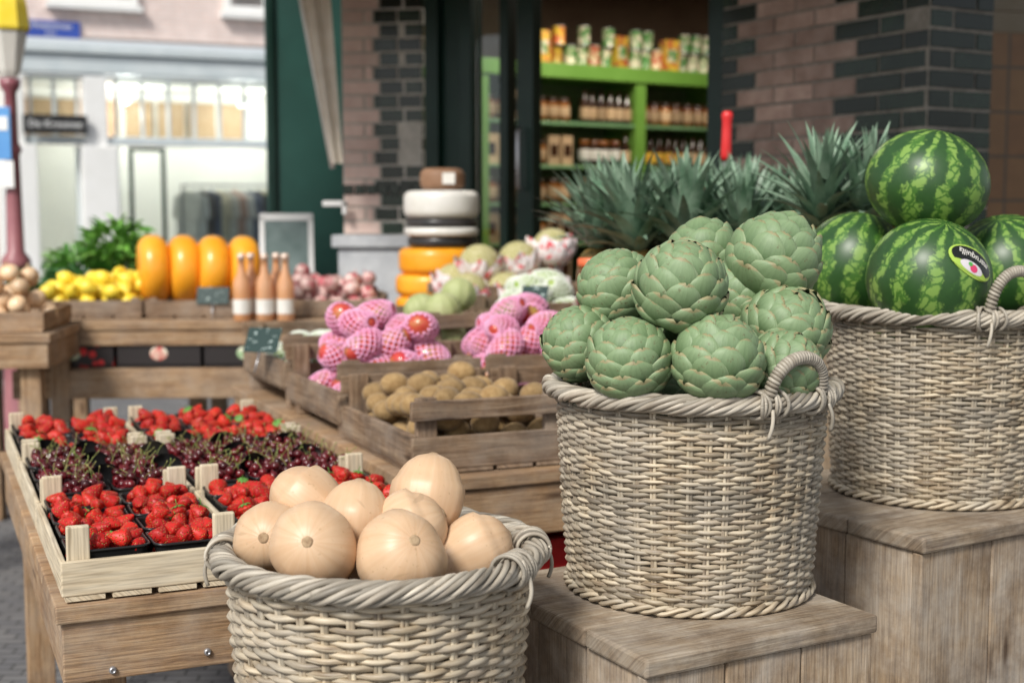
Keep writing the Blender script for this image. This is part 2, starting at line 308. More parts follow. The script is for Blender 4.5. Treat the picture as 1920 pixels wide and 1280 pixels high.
# ------------------------------------------------------------------ mesh builder
class MB:
    def __init__(s): s.v=[];s.f=[];s.m=[];s.uv=[];s.sm=[]
    def add(s,V,F,UV,m=0,sm=True,M=None):
        o=len(s.v)
        if UV is None: UV=[[(0,0)]*len(f) for f in F]
        if M is not None:
            V=[tuple(M@Vector(v)) for v in V]
        s.v.extend([tuple(v) for v in V])
        for f,u in zip(F,UV):
            s.f.append([i+o for i in f]); s.uv.extend(u); s.m.append(m); s.sm.append(sm)
    def box(s,c,d,rot=None,m=0,rx=0,ry=0,rz=0):
        x,y,z=[k/2 for k in d]
        V=[(-x,-y,-z),(x,-y,-z),(x,y,-z),(-x,y,-z),(-x,-y,z),(x,-y,z),(x,y,z),(-x,y,z)]
        F=[(0,3,2,1),(4,5,6,7),(0,1,5,4),(1,2,6,5),(2,3,7,6),(3,0,4,7)]
        L=max(range(3),key=lambda i:d[i]); o=[i for i in range(3) if i!=L]
        ou,ov=rnd.uniform(0,9),rnd.uniform(0,9)
        UV=[[(V[i][L]+ou,V[i][o[0]]+V[i][o[1]]+ov) for i in f] for f in F]
        M=Matrix.Translation(Vector(c))@(rot if rot else Euler((rx,ry,rz)).to_matrix().to_4x4())
        s.add(V,F,UV,m,False,M); return s
    def tube(s,P,r,n=6,ref=(0,0,1),closed=False,m=0,M=None):
        P=np.array(P,float);k=len(P)
        T=(np.roll(P,-1,0)-np.roll(P,1,0)) if closed else np.gradient(P,axis=0)
        T/=np.linalg.norm(T,axis=1)[:,None]+1e-12
        rf=np.broadcast_to(np.array(ref,float),P.shape)
        S=np.cross(T,rf);S/=np.linalg.norm(S,axis=1)[:,None]+1e-12
        U=np.cross(S,T)
        rr=np.broadcast_to(np.array(r,float),(k,))
        an=np.arange(n)*2*pi/n
        V=P[:,None,:]+rr[:,None,None]*(np.cos(an)[None,:,None]*S[:,None,:]+np.sin(an)[None,:,None]*U[:,None,:])
        V=V.reshape(-1,3).tolist()
        L=np.concatenate([[0],np.cumsum(np.linalg.norm(np.diff(P,axis=0),axis=1))])
        F=[];UV=[];cv=2*pi*float(rr.mean())/n
        for i in range(k if closed else k-1):
            i2=(i+1)%k; u0=L[i]; u1=L[i2] if i2 else L[i]+.01
            for j in range(n):
                j2=(j+1)%n
                F.append((i*n+j,i2*n+j,i2*n+j2,i*n+j2)); UV.append(((u0,j*cv),(u1,j*cv),(u1,j*cv+cv),(u0,j*cv+cv)))
        if not closed:
            F.append(tuple(range(n)));UV.append([(0,0)]*n)
            F.append(tuple((k-1)*n+j for j in reversed(range(n))));UV.append([(0,0)]*n)
        s.add(V,F,UV,m,True,M); return s
    def lathe(s,prof,n=24,m=0,M=None,fn=None,sm=True):
        k=len(prof);V=[]
        for r,z in prof:
            for j in range(n):
                a=j*2*pi/n; p=(r*math.cos(a),r*math.sin(a),z)
                V.append(fn(p,a) if fn else p)
        F=[];UV=[]
        ms=m if isinstance(m,(list,tuple)) else [m]*(k-1)
        for i in range(k-1):
            for j in range(n):
                j2=(j+1)%n
                F.append((i*n+j,i*n+j2,(i+1)*n+j2,(i+1)*n+j)); UV.append(((j/n,i/k),((j+1)/n,i/k),((j+1)/n,(i+1)/k),(j/n,(i+1)/k)))
        s.add(V,F,UV,0,sm,M)
        for i in range(k-1):
            for j in range(n): s.m[len(s.m)-len(F)+i*n+j]=ms[i]
        return s
    def poly_prism(s,pts,y0,y1,m=0,M=None):
        n=len(pts);V=[(x,y0,z) for x,z in pts]+[(x,y1,z) for x,z in pts]
        F=[tuple(range(n)),tuple(reversed(range(n,2*n)))]+[(i,i+n,(i+1)%n+n,(i+1)%n) for i in range(n)]
        s.add(V,F,None,m,False,M); return s
    def mesh(s,name,mats):
        me=bpy.data.meshes.new(name); me.from_pydata(s.v,[],s.f)
        uvl=me.uv_layers.new(name='UVMap'); uvl.data.foreach_set('uv',np.array(s.uv,dtype=np.float32).ravel())
        for m in (mats if isinstance(mats,(list,tuple)) else [mats]): me.materials.append(m)
        me.polygons.foreach_set('material_index',s.m); me.polygons.foreach_set('use_smooth',s.sm); me.update()
        return me
def mkobj(name,data,loc=(0,0,0),rot=None,parent=None,label=None,cat=None,group=None,kind=None,bevel=0):
    o=bpy.data.objects.new(name,data); COL.objects.link(o)
    o.location=loc
    if rot is not None: o.rotation_euler=rot
    if parent: o.parent=parent
    if label:o['label']=label
    if cat:o['category']=cat
    if group:o['group']=group
    if kind:o['kind']=kind
    if bevel:
        b=o.modifiers.new('edge','BEVEL'); b.width=bevel; b.segments=2; b.limit_method='ANGLE'; b.angle_limit=rad(40)
    return o
def P2(o,u,v,z):
    p=Vector((o[0],o[1],0))+A*u+B*v; return (p.x,p.y,z)
def pack(x0,x1,y0,y1,z0,r,n,rg,tries=14,pf=.94,shrink=0.0):
    pts=[]
    for i in range(n):
        best=None;k=shrink*i/n
        for t in range(tries):
            rr=r*rg.uniform(.93,1.07)
            cx=(x0+x1)/2;cy=(y0+y1)/2;hx=(x1-x0)/2-r;hy=(y1-y0)/2-r
            x=cx+rg.uniform(-1,1)*max(hx,0)*(1-k);y=cy+rg.uniform(-1,1)*max(hy,0)*(1-k);z=z0+rr
            for a,b,c,q in pts:
                d2=(x-a)**2+(y-b)**2;m=(rr+q)*pf
                if d2<m*m: z=max(z,c+math.sqrt(m*m-d2))
            if best is None or z<best[2]: best=(x,y,z,rr)
        pts.append(best)
    return pts
def rrect(w,l,r,n=5):
    pts=[]
    for cx,cy,a0 in ((w/2-r,l/2-r,0),(-w/2+r,l/2-r,pi/2),(-w/2+r,-l/2+r,pi),(w/2-r,-l/2+r,1.5*pi)):
        for i in range(n+1):
            a=a0+pi/2*i/n; pts.append((cx+r*math.cos(a),cy+r*math.sin(a)))
    return pts
def resample(pts,k):
    P=np.array(pts+[pts[0]]);d=np.concatenate([[0],np.cumsum(np.linalg.norm(np.diff(P,axis=0),axis=1))])
    t=np.linspace(0,d[-1],k,endpoint=False)
    return np.stack([np.interp(t,d,P[:,0]),np.interp(t,d,P[:,1])],1)
def loft(mb,loops,m=0,cap_last=False,cap_first=False,M=None,sm=True):
    k=len(loops);n=len(loops[0]);V=[tuple(p) for L in loops for p in L];F=[]
    for i in range(k-1):
        for j in range(n):
            j2=(j+1)%n;F.append((i*n+j,i*n+j2,(i+1)*n+j2,(i+1)*n+j))
    if cap_last:F.append(tuple((k-1)*n+j for j in range(n)))
    if cap_first:F.append(tuple(reversed(range(n))))
    mb.add(V,F,None,m,sm,M)
def textmesh(txt,size):
    cu=bpy.data.curves.new('lettering','FONT');cu.body=txt;cu.size=size;cu.align_x='CENTER';cu.align_y='CENTER';cu.extrude=.0008
    o=bpy.data.objects.new('tmp',cu);COL.objects.link(o)
    bpy.context.view_layer.update()
    me=bpy.data.meshes.new_from_object(o.evaluated_get(bpy.context.evaluated_depsgraph_get()))
    bpy.data.objects.remove(o);return me
# ------------------------------------------------------------------ baskets
def arch_path(Rr,al,dl,z0,h,lean,n=48):
    a0=al-dl;a1=al+dl
    p0=Vector((Rr*math.cos(a0),Rr*math.sin(a0),z0));p1=Vector((Rr*math.cos(a1),Rr*math.sin(a1),z0))
    out=Vector((math.cos(al),math.sin(al),0));c=(p0+p1)/2;half=(p1-p0)/2
    P=[]
    for i in range(n):
        t=pi*i/(n-1)
        up=abs(math.sin(t))**.75
        P.append(c-half*math.cos(t)*(1+.12*math.sin(t))+Vector((0,0,h))*up+out*lean*up)
    return P,(half.cross(Vector((0,0,h))+out*lean)).normalized()
def helix_on(P,refs,r,turns,n,ph=0):
    P=np.array([tuple(p) for p in P]);k=len(P);t=np.linspace(0,k-1,n)
    Q=np.stack([np.interp(t,range(k),P[:,i]) for i in range(3)],1)
    T=np.gradient(Q,axis=0);T/=np.linalg.norm(T,axis=1)[:,None]
    rf=np.broadcast_to(np.array(refs,float),Q.shape);S=np.cross(T,rf);S/=np.linalg.norm(S,axis=1)[:,None];U=np.cross(S,T)
    a=ph+turns*2*pi*np.linspace(0,1,n)
    rad_=np.cos(a)[:,None]*S+np.sin(a)[:,None]*U
    return Q+r*rad_,rad_
def basket(label,loc,Rt,Rb,Ht,N,pitch,sr,al_handles,rimr,seed,rotz=0):
    g=random.Random(seed)
    root=mkobj('wicker_basket',None,loc,(0,0,rotz),label=label,cat='basket',group='wicker display baskets')
    Rz=lambda z:Rb+(Rt-Rb)*(max(z,0)/Ht)**.8
    mb=MB();rows=int((Ht-.014)/pitch)
    for k in range(rows):
        z=.012+k*pitch; ph=(k%2)*pi
        n=N*5; th=np.arange(n)*2*pi/n
        wob=np.array([noise.noise(Vector((math.cos(a)*2.2,math.sin(a)*2.2,k*.30+seed))) for a in th])
        wob2=np.array([noise.noise(Vector((math.cos(a)*7,math.sin(a)*7,k*1.7+seed+40))) for a in th])
        rr=Rz(z)+ (sr*.80)*np.cos(N/2*th+ph)+wob2*.0018
        zz=z+wob*pitch*.8+wob2*pitch*.12+g.uniform(-1,1)*pitch*.04
        P=np.stack([rr*np.cos(th),rr*np.sin(th),zz],1)
        mb.tube(P,sr*g.uniform(.90,1.10)*(1+.18*wob2),6,closed=True)
    for i in range(N):
        a=2*pi*i/N
        for da in (-.012,.012):
            P=[((Rz(z))*math.cos(a+da),(Rz(z))*math.sin(a+da),z) for z in np.linspace(0,Ht+.005,9)]
            mb.tube(P,sr*.85,5,ref=(-math.sin(a),math.cos(a),0))
    mkobj('woven_side',mb.mesh('woven_side',WICK),parent=root)
    mb=MB()
    for s_ in range(3):
        n=300;th=np.linspace(0,2*pi,n,endpoint=False);tw=th*N/3+s_*2*pi/3
        q=.011;rr0=Rb+.004
        P=np.stack([(rr0+q*.6*np.cos(tw))*np.cos(th),(rr0+q*.6*np.cos(tw))*np.sin(th),.006+q*.5*np.sin(tw)],1)
        mb.tube(P,sr*1.05,6,closed=True)
    for i in range(30):
        y=-Rb+.008+i*(2*Rb-.016)/29;x=math.sqrt(max(Rb*Rb-y*y,0));
        mb.tube([(-x,y,.012),(0,y,.010),(x,y,.012)],Rb/29*.98,6)
    mkobj('woven_base',mb.mesh('woven_base',WICK),parent=root)
    mb=MB();Rr=Rt+.009;ns=9;tn=9
    for s_ in range(ns):
        for q in range(4):
            a0=g.uniform(0,2*pi) if q==0 else a0+2*pi/4
            n=110;th=np.linspace(a0,a0+2*pi/4+.22,n);tw=th*tn+s_*2*pi/ns
            mr=rimr*(1+.10*np.sin(th*7+s_)+.05*math.sin(s_*2.1))
            end=np.minimum(np.linspace(0,1,n),1-np.linspace(0,1,n));fade=np.clip(end*18,0.25,1)
            wv=np.array([noise.noise(Vector((a*4,s_*3.1+seed,q))) for a in th])*.005
            rho=Rr+(mr*np.cos(tw)+wv)*(.75+.25*fade)
            P=np.stack([rho*np.cos(th),rho*np.sin(th),Ht+.006+(mr*.80*np.sin(tw))*(.75+.25*fade)+wv],1)
            RF=np.stack([np.cos(tw)*np.cos(th),np.cos(tw)*np.sin(th),np.sin(tw)],1)
            mb.tube(P,.0048*g.uniform(.85,1.15)*fade,6,ref=RF)
    th=np.linspace(0,2*pi,80,endpoint=False)
    mb.tube(np.stack([Rr*np.cos(th),Rr*np.sin(th),0*th+Ht+.006],1),rimr*.8,8,closed=True)
    mkobj('braided_rim',mb.mesh('braided_rim',WICKG),parent=root)
    for al,hh,dl in al_handles:
        mb=MB()
        P,nr=arch_path(Rr+.004,al,dl,Ht-.008,hh,.018)
        mb.tube(P,.0075,8,ref=nr)
        Q,RF=helix_on(P,nr,.0082,38,38*10)
        mb.tube(Q,.0033,6,ref=RF)
        for e,aa in ((0,al-dl),(1,al+dl)):
            for w in range(6):
                n=26;t=np.linspace(0,2*pi*1.05,n)+g.uniform(-.4,.4)
                off=(w-2.5)*.0075;sl=g.uniform(-.016,.016)
                th=aa+(off+sl*np.cos(t))/Rr
                rr=Rr+(rimr+sr+.004)*np.cos(t);z=Ht+.006+(rimr+sr+.003)*np.sin(t)
                PP=np.stack([rr*np.cos(th),rr*np.sin(th),z],1)
                RF=np.stack([np.cos(t)*np.cos(th),np.cos(t)*np.sin(th),np.sin(t)],1)
                mb.tube(PP,.0033,6,ref=RF)
            t=np.linspace(0,1,10);th=aa+.03*t*(1 if e else -1);rr=Rr+rimr+.008+.006*np.sin(t*3)
            mb.tube(np.stack([rr*np.cos(th),rr*np.sin(th),Ht-.0-.045*t],1),.0032,6,ref=(math.cos(aa),math.sin(aa),0))
        mkobj('handle',mb.mesh('handle',WICKG),parent=root)
    return root
basket('round wicker basket heaped with pale butternut squashes',(-.202,2.0,.52),.226,.20,.362,38,.0094,.0052,[(rad(-12),.012,.30),(rad(168),.02,.25)],.0165,3)
basket('weathered wicker basket heaped with green artichokes on wooden box',(.306,2.27,.764),.226,.203,.335,48,.0070,.0040,[(rad(-54),.085,.25),(rad(126),.075,.26)],.0145,5)
basket('wicker basket piled with striped watermelons on tall wooden box',(.885,2.75,.83),.226,.205,.365,48,.0072,.0041,[(rad(-74),.105,.22),(rad(106),.08,.27)],.0145,8)
# ------------------------------------------------------------------ wooden boxes
def wbox(name,label,F0,ang,w,l,ztop,z0=0.0,nb=3):
    r=mkobj(name,None,(F0[0],F0[1],z0),(0,0,ang),label=label,cat='wooden box',group='wooden display boxes')
    hh=ztop-z0
    mb=MB()
    for i in range(nb):
        bw=(l+.006)/nb; mb.box((w/2,bw*(i+.5)-.003,hh-.015),(w+.006,bw-.003,.030),rx=rnd.uniform(-.004,.004))
    mkobj('lid',mb.mesh('lid',WBOXT),parent=r,bevel=.005)
    mb=MB();t=.022;hs=hh-.0315
    nbv=3
    for i in range(nbv):
        bw=w/nbv
        mb.box((bw*(i+.5),t/2+.006+rnd.uniform(-.001,.001),hs/2),(bw-.003,t,hs)); mb.box((bw*(i+.5),l-t/2-.006,hs/2),(bw-.003,t,hs))
        bl=(l-2*t-.014)/nbv
        mb.box((t/2+.006+rnd.uniform(-.001,.001),t+.007+bl*(i+.5),hs/2),(t,bl-.003,hs)); mb.box((w-t/2-.006,t+.007+bl*(i+.5),hs/2),(t,bl-.003,hs))
    mkobj('side_boards',mb.mesh('side_boards',WBOX),parent=r,bevel=.003)
    return r
wbox('display_box','tall weathered plank box carrying the artichoke basket',(.195,1.87),rad(29),.445,.50,.76)
wbox('display_box','taller weathered plank box carrying the watermelon basket',(.735,2.33),rad(32),.58,.56,.825)
wbox('display_box','low plank box carrying the squash basket',(-.40,1.80),rad(5),.42,.42,.518)
# ------------------------------------------------------------------ squash
def squashmesh(seed,neck,br,nr):
    g=random.Random(seed);mb=MB();pr=[]
    n=26
    for i in range(n):
        t=i/(n-1)
        z=-br+ t*(2*br*.9+neck)
        bulb=math.sqrt(max(0,1-((z)/br)**2)) *br if abs(z)<br else 0
        nk=nr*(1-.04*t)
        if t>.93: nk*=math.sqrt(max(.0,1-((t-.93)/.07)**2))*.9+.1
        r=(bulb**4+ (nk if z>-br*.3 else 0)**4)**.25
        if i==0:r=.0012
        if i==n-1:r=.0012
        pr.append((r,z))
    pr[0]=(.001,-br*.965);pr.insert(1,(.008,-br*.985))
    bend=g.uniform(-.5,.5)
    def fn(p,a):
        k=1+.018*math.sin(3*a+seed)+.014*math.sin(7*a+seed)+.035*math.sin(2*a+seed*2)
        zz=max(p[2],0)
        return (p[0]*k+bend*zz*zz*2.2,p[1]*k,p[2])
    mb.lathe(pr,40,0,fn=fn)
    return mb.mesh('butternut_squash',SQ)
def scarmesh(br):
    mb=MB();mb.lathe([(.0005,-.0010),(.003,-.0004),(.0055,-.0012),(.0080,0),(.0092,.003)],20,0,fn=lambda p,a:(p[0]*(1+.04*math.sin(3*a)),p[1]*(1+.03*math.sin(5*a)),p[2]-br*.992))
    return mb.mesh('blossom_scar',SCAR)
def aim(d): return Vector(d).to_track_quat('-Z','Y').to_euler()
sq=[((-.284,1.872,.925),(.0,-1,.38),.062,.09,.036),((-.362,1.97,.914),(-.05,-1,.25),.054,.09,.034),
((-.324,2.04,.957),(-.75,.3,.45),.050,.05,.044),((-.236,1.975,.942),(.1,.35,.95),.054,.09,.036),
((-.132,2.05,.962),(.15,.45,1.0),.054,.08,.04),((-.148,1.965,.930),(.75,.1,.35),.052,.06,.046),
((-.158,1.868,.912),(.48,-1,.75),.064,.09,.040),((-.050,1.985,.895),(.75,.2,.3),.052,.07,.042),
((-.22,2.10,.86),(.6,.9,.1),.055,.08,.036),((-.18,1.96,.83),(.1,-.9,-.2),.056,.08,.036),((-.10,2.06,.86),(.9,.5,.1),.05,.07,.036),((-.3,2.0,.83),(-.5,-.9,.1),.055,.07,.036)]
for i,(p,d,br,nk,nr) in enumerate(sq):
    o=mkobj('butternut_squash',squashmesh(i+3,nk,br,nr),p,aim(d),label='smooth beige butternut squash in the wicker basket',cat='squash',group='butternut squashes in the basket')
    if i==4: o.scale=(1,1,1.25)
    if i in (2,3): o.scale=(1,1,1.12)
    mkobj('blossom_scar',scarmesh(br),parent=o)
# ------------------------------------------------------------------ artichokes
def artimesh(seed,r,n=66):
    g=random.Random(seed);mb=MB();asp=1.0
    mb.lathe([(r*.85*math.sin(t),-r*.85*math.cos(t)*asp) for t in np.linspace(.02,pi-.02,14)],24,1)
    for i in range(n):
        f=i/(n-1)
        ph=i*2.39996+g.uniform(-.14,.14)
        pb=pi*(.96-.80*f**.85)
        dl=(.88-.26*f)*g.uniform(.86,1.12)
        W=(.66-.22*f)*g.uniform(.88,1.12)
        e=Vector((-math.sin(ph),math.cos(ph),0))
        nu,nv=10,12;V=[];UVv=[]
        lift=g.uniform(.0,.045)+(.08 if g.random()<.12 else 0)
        nt_=g.uniform(.02,.09); skew=g.uniform(-.10,.10)
        for b in range(nv):
            t=1-(1-b/(nv-1))**1.35
            w=W*(math.sin(pi*(.22+.56*min(t,.9)/.9))**.7)
            if t>.62: w*=math.sqrt(max(.012,1-((t-.62)/.385)**2))
            for a in range(nu+1):
                s=2*a/nu-1
                tt=t-(nt_*t**8*max(0,1-abs(s)*2.0))
                pol=pb-dl*tt
                m=Vector((math.sin(pol)*math.cos(ph),math.sin(pol)*math.sin(ph),math.cos(pol)))
                dd=(m+e*(s*w+skew*t)).normalized()
                R=r*(.865+.115*t+.045*math.sin(pi*min(1,t*.85))*(1-s*s)+lift*t**4 -.06*abs(s)**3*(1-.4*t) -.02*f-.025*max(0,t-.85)/.15)
                V.append((dd.x*R,dd.y*R,dd.z*R*asp));UVv.append((s,t))
        F=[];UV=[]
        for b in range(nv-1):
            for a in range(nu):
                q=(b*(nu+1)+a,b*(nu+1)+a+1,(b+1)*(nu+1)+a+1,(b+1)*(nu+1)+a)
                F.append(q);UV.append([UVv[k] for k in q])
        mb.add(V,F,UV,0,True)
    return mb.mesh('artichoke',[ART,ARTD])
stemm=MB();stemm.tube([(0,0,-.10),(0.002,0,-.07),(0,0,-.05)],[.013,.014,.016],10,ref=(1,0,0));stemm=stemm.mesh('stem',ART)
am=[artimesh(s,1.0) for s in (1,2,3,4,5)]
arts=[((.267,2.115,1.282),.078,(.15,-.45,1)),((.186,2.10,1.168),.072,(-.15,-.15,1)),((.322,2.075,1.170),.077,(.25,-.05,1)),((.462,2.25,1.203),.081,(.3,-.7,1)),
((.452,2.31,1.318),.084,(.6,.1,1)),((.180,2.275,1.272),.072,(-.4,.1,1)),((.116,2.24,1.180),.067,(-.6,-.2,.8)),((.352,2.45,1.318),.075,(0,.3,1)),
((.395,2.33,1.25),.070,(.1,-.4,1)),((.436,2.135,1.150),.066,(.6,-.5,.6)),((.22,2.42,1.17),.07,(-.3,.4,1)),((.41,2.42,1.15),.07,(.3,.5,1)),((.31,2.30,1.17),.07,(0,0,1)),((.29,2.31,1.28),.06,(0,.2,1)),((.25,2.2,1.08),.06,(0,0,1)),((.38,2.2,1.08),.06,(0,0,1)),((.31,2.38,1.06),.06,(0,0,1))]
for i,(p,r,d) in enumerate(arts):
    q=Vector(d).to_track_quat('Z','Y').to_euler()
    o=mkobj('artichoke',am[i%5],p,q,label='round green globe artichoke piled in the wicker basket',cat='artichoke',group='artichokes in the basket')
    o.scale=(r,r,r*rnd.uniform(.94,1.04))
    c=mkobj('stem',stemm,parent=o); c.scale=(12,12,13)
# ------------------------------------------------------------------ watermelons
def wmesh(a,c):
    mb=MB();mb.lathe([(a*math.sin(t),-c*math.cos(t)) for t in np.linspace(.01,pi-.01,26)],48,fn=lambda p,t:(p[0]*(1+.006*math.sin(5*t)),p[1]*(1+.006*math.sin(5*t)),p[2]));return mb.mesh('watermelon',MELW)
wms=[((.841,2.72,1.462),.123,.106,(12,8,20)),((.817,2.615,1.272),.120,.118,(18,-14,60)),((.735,2.87,1.285),.112,.118,(6,12,0)),((1.035,2.80,1.285),.118,.112,(14,-20,10)),((.93,2.97,1.27),.11,.11,(0,20,0)),((.85,2.8,1.08),.11,.1,(0,0,0)),((.95,2.68,1.05),.1,.1,(0,0,0))]
wo=[]
for p,a,c,rt in wms:
    o=mkobj('watermelon',wmesh(a,c),p,[rad(x) for x in rt],label='striped green watermelon piled in the wicker basket',cat='watermelon',group='watermelons in the basket');wo.append(o)
wo[1]['label']='striped green watermelon with an oval fruit sticker'
def project(V2,rotl,d,rr):
    d=Vector(d).normalized();x=Vector((0,0,1)).cross(d);x.normalize();y=d.cross(x)
    out=[]
    for u,v,h in V2:
        uu=u*math.cos(rotl)-v*math.sin(rotl);vv=u*math.sin(rotl)+v*math.cos(rotl)
        out.append((d*rr+x*uu+y*vv).normalized()*(rr+h))
    return out
RM=Euler([rad(x) for x in wms[1][3]]).to_matrix().inverted()
def onmelon(V): return [tuple(RM@v) for v in V]
sd=(.050,-.100,.036);rr=.1215
def ellipse_patch(a,b,h,rl,cx=0,cy=0,n=28,k=5):
    V=[(cx,cy,h)]
    for i in range(1,k+1):
        for j in range(n):
            t=2*pi*j/n;V.append((cx+a*i/k*math.cos(t),cy+b*i/k*math.sin(t),h))
    F=[(0,1+j,1+(j+1)%n) for j in range(n)]
    for i in range(k-1):
        for j in range(n):
            F.append((1+i*n+j,1+(i+1)*n+j,1+(i+1)*n+(j+1)%n,1+i*n+(j+1)%n))
    return onmelon(project(V,rl,sd,rr)),F
mb=MB();RL=rad(-32)
stick=[(.058,.030,.0000,0,0,0),(.053,.0235,.0005,0.001,0.003,1),(.046,.009,.0010,-.002,-.0165,0),(.028,.0105,.0014,.0,-.013,2),(.009,.0075,.0018,.004,-.0135,3),(.005,.004,.0022,-.006,-.009,4)]
for a,b,h,cx,cy,m in stick:
    V,F=ellipse_patch(a,b,h,RL,cx,cy);mb.add(V,F,None,m,True)
mkobj('sticker',mb.mesh('sticker',[mat('sticker_green',(.45,.65,.1),None,5,rough=.3),mat('sticker_black',(.012,.014,.012),None,5,rough=.25),mat('sticker_white',(.8,.75,.78),None,5,rough=.3),mat('sticker_red',(.80,.06,.18),None,5,rough=.3),mat('sticker_leaf',(.1,.45,.08),None,5,rough=.3)]),parent=wo[1],label='oval black, green and white fruit sticker')
tm=textmesh('maruquilla',.018)
vs=[(-v.co.x,-(v.co.y)+.009,.0016+max(v.co.z,0)*.3) for v in tm.vertices]
for v,q in zip(tm.vertices,onmelon(project(vs,RL,sd,rr))): v.co=q
tm.materials.clear();tm.materials.append(LABW)
mkobj('sticker_lettering',tm,parent=wo[1])
# ------------------------------------------------------------------ crates
def crate(label,loc,ang,w,l,he,hs,pw,pt,ph,rail,matr,name='wooden_crate',group='rustic fruit crates',tilt=0,t=.014):
    r=mkobj(name,None,loc,(tilt,0,ang),label=label,cat='crate',group=group)
    mb=MB()
    nb=4
    for i in range(nb): mb.box(((i+.5)*w/nb,l/2,.006),(w/nb-.012,l-.002,.008))
    mkobj('slatted_bottom',mb.mesh('slatted_bottom',matr),parent=r)
    g=rnd
    for y in (t/2,l-t/2):
        mb=MB();mb.box((w/2,y,.011+he/2),(w,t,he),ry=g.uniform(-.006,.006));mkobj('end_board',mb.mesh('end_board',matr),parent=r,bevel=.0025)
        if rail:
            mb=MB();mb.box((w/2,y-.001,rail[0]+rail[1]/2),(w+.004,t,rail[1]),ry=g.uniform(-.012,.012));mkobj('end_rail',mb.mesh('end_rail',matr),parent=r,bevel=.0025)
    for x in (t/2,w-t/2):
        mb=MB();mb.box((x,l/2,.0115+hs/2),(t,l-2*t-.002,hs),rx=g.uniform(-.004,.004));mkobj('side_board',mb.mesh('side_board',matr),parent=r,bevel=.0025)
    for x in (t+pw/2+.001,w-t-pw/2-.001):
        for y in (t+pt/2+.001,l-t-pt/2-.001):
            mb=MB();mb.box((x,y,ph/2+.011),(pw,pt,ph),rz=g.uniform(-.03,.03));mkobj('corner_post',mb.mesh('corner_post',matr),parent=r,bevel=.003)
    return r
S=(-.75,2.17);ZS=.752
rows=[('strawberries',0),('cherries',.515),('strawberries',1.03)]
cols=[(0,.305,2,.1425,1.0),(.312,.375,3,.1185,.84)]
for ci,(u,cw_,nc,pt_,sx_) in enumerate(cols):
    for ri,(nm,v) in enumerate(rows):
        crate('pale poplar tray holding black punnets of '+nm,P2(S,u,v,ZS),TH,cw_,.50,.060 if ri==0 else .055,.058,.038,.014,.116 if ri==0 else .102,None,WPALE,group='pale poplar fruit trays',t=.010)
def punnetmesh():
    mb=MB();n=120
    def loop(w,l,r,z,rib=0):
        P=resample(rrect(w,l,r),n)
        return [(x*(1+rib*math.cos(j*pi)),y*(1+rib*math.cos(j*pi)),z) for j,(x,y) in enumerate(P)]
    w,l=.138,.113
    L=[loop(w*.84,l*.84,.015,0),loop(w*.86,l*.86,.015,.004,.008),loop(w*.94,l*.94,.016,.058,.008),loop(w*.96,l*.96,.017,.062),loop(w,l,.018,.063),loop(w,l,.018,.066),loop(w*.955,l*.95,.016,.067),loop(w*.93,l*.93,.015,.060),loop(w*.86,l*.86,.013,.026)]
    loft(mb,L,cap_last=True,cap_first=True)
    return mb.mesh('punnet',BLK)
pm=punnetmesh()
def berrymb(seed,mb=None,M=None,n=20,k=17):
    g=random.Random(seed);mb=mb or MB();pr=[]
    for i in range(k):
        t=i/(k-1);z=.016-.040*t
        r=.0180*min(1,(t/.24+.02))**.5*max(0,1-max(0,(t-.20)/.82)**1.35)**.72
        pr.append((max(r,.0004),z))
    pr.insert(0,(.0004,.0145))
    k1,k2=g.uniform(0,6),g.uniform(.03,.10)
    mb.lathe(list(reversed(pr)),n,fn=lambda p,a:(p[0]*(1+k2*math.cos(2*a+k1)),p[1]*(1+k2*math.cos(2*a+k1)),p[2]+.001*math.sin(3*a+k1)),M=M)
    return mb
bm=[berrymb(i).mesh('strawberry',BERRY) for i in range(4)]
def calyx():
    mb=MB()
    for i in range(8):
        a=i*pi/4+.2;c,s=math.cos(a),math.sin(a);V=[];
        for t in (0,.35,.7,1):
            w=.0042*math.sin(pi*(.25+.72*t));d=.002+.014*t;z=.017-.006*t*t+.002*t
            V+= [(d*c-w*s,d*s+w*c,z),(d*c,d*s,z+.001),(d*c+w*s,d*s-w*c,z)]
        F=[]
        for k in range(3):
            F+=[(k*3,k*3+1,k*3+4,k*3+3),(k*3+1,k*3+2,k*3+5,k*3+4)]
        mb.add(V,F,None)
    mb.tube([(0,0,.016),(.001,0,.024),(.004,0,.031)],.0009,5,ref=(0,1,0))
    return mb.mesh('calyx',LEAFG)
cm=calyx()
rg=random.Random(5)
nber=0;bstuff=MB()
def strawb(p,g,withcal,single=True):
    global nber
    if withcal: rot=(rg.uniform(-.9,.9),rg.uniform(-.9,.9),rg.uniform(0,6))
    else: rot=(rg.uniform(1.3,2.9),rg.uniform(-.7,.7),rg.uniform(0,6.3))
    k=rg.uniform(.85,1.12)*g
    if nber>=299 or not single:
        berrymb(rg.randrange(4),bstuff,Matrix.Translation(p)@Euler(rot).to_matrix().to_4x4()@Matrix.Scale(k,4),12,10);return
    nber+=1
    o=mkobj('strawberry',bm[rg.randrange(4)],p,rot,label='ripe red strawberry in a black punnet',cat='strawberry',group='strawberries in punnets')
    o.scale=(k,k,k*rg.uniform(.9,1.12))
    if withcal: mkobj('calyx',cm,parent=o)
def loc2(u0,v0,x,y,z): return P2(S,u0+x,v0+y,ZS+z)
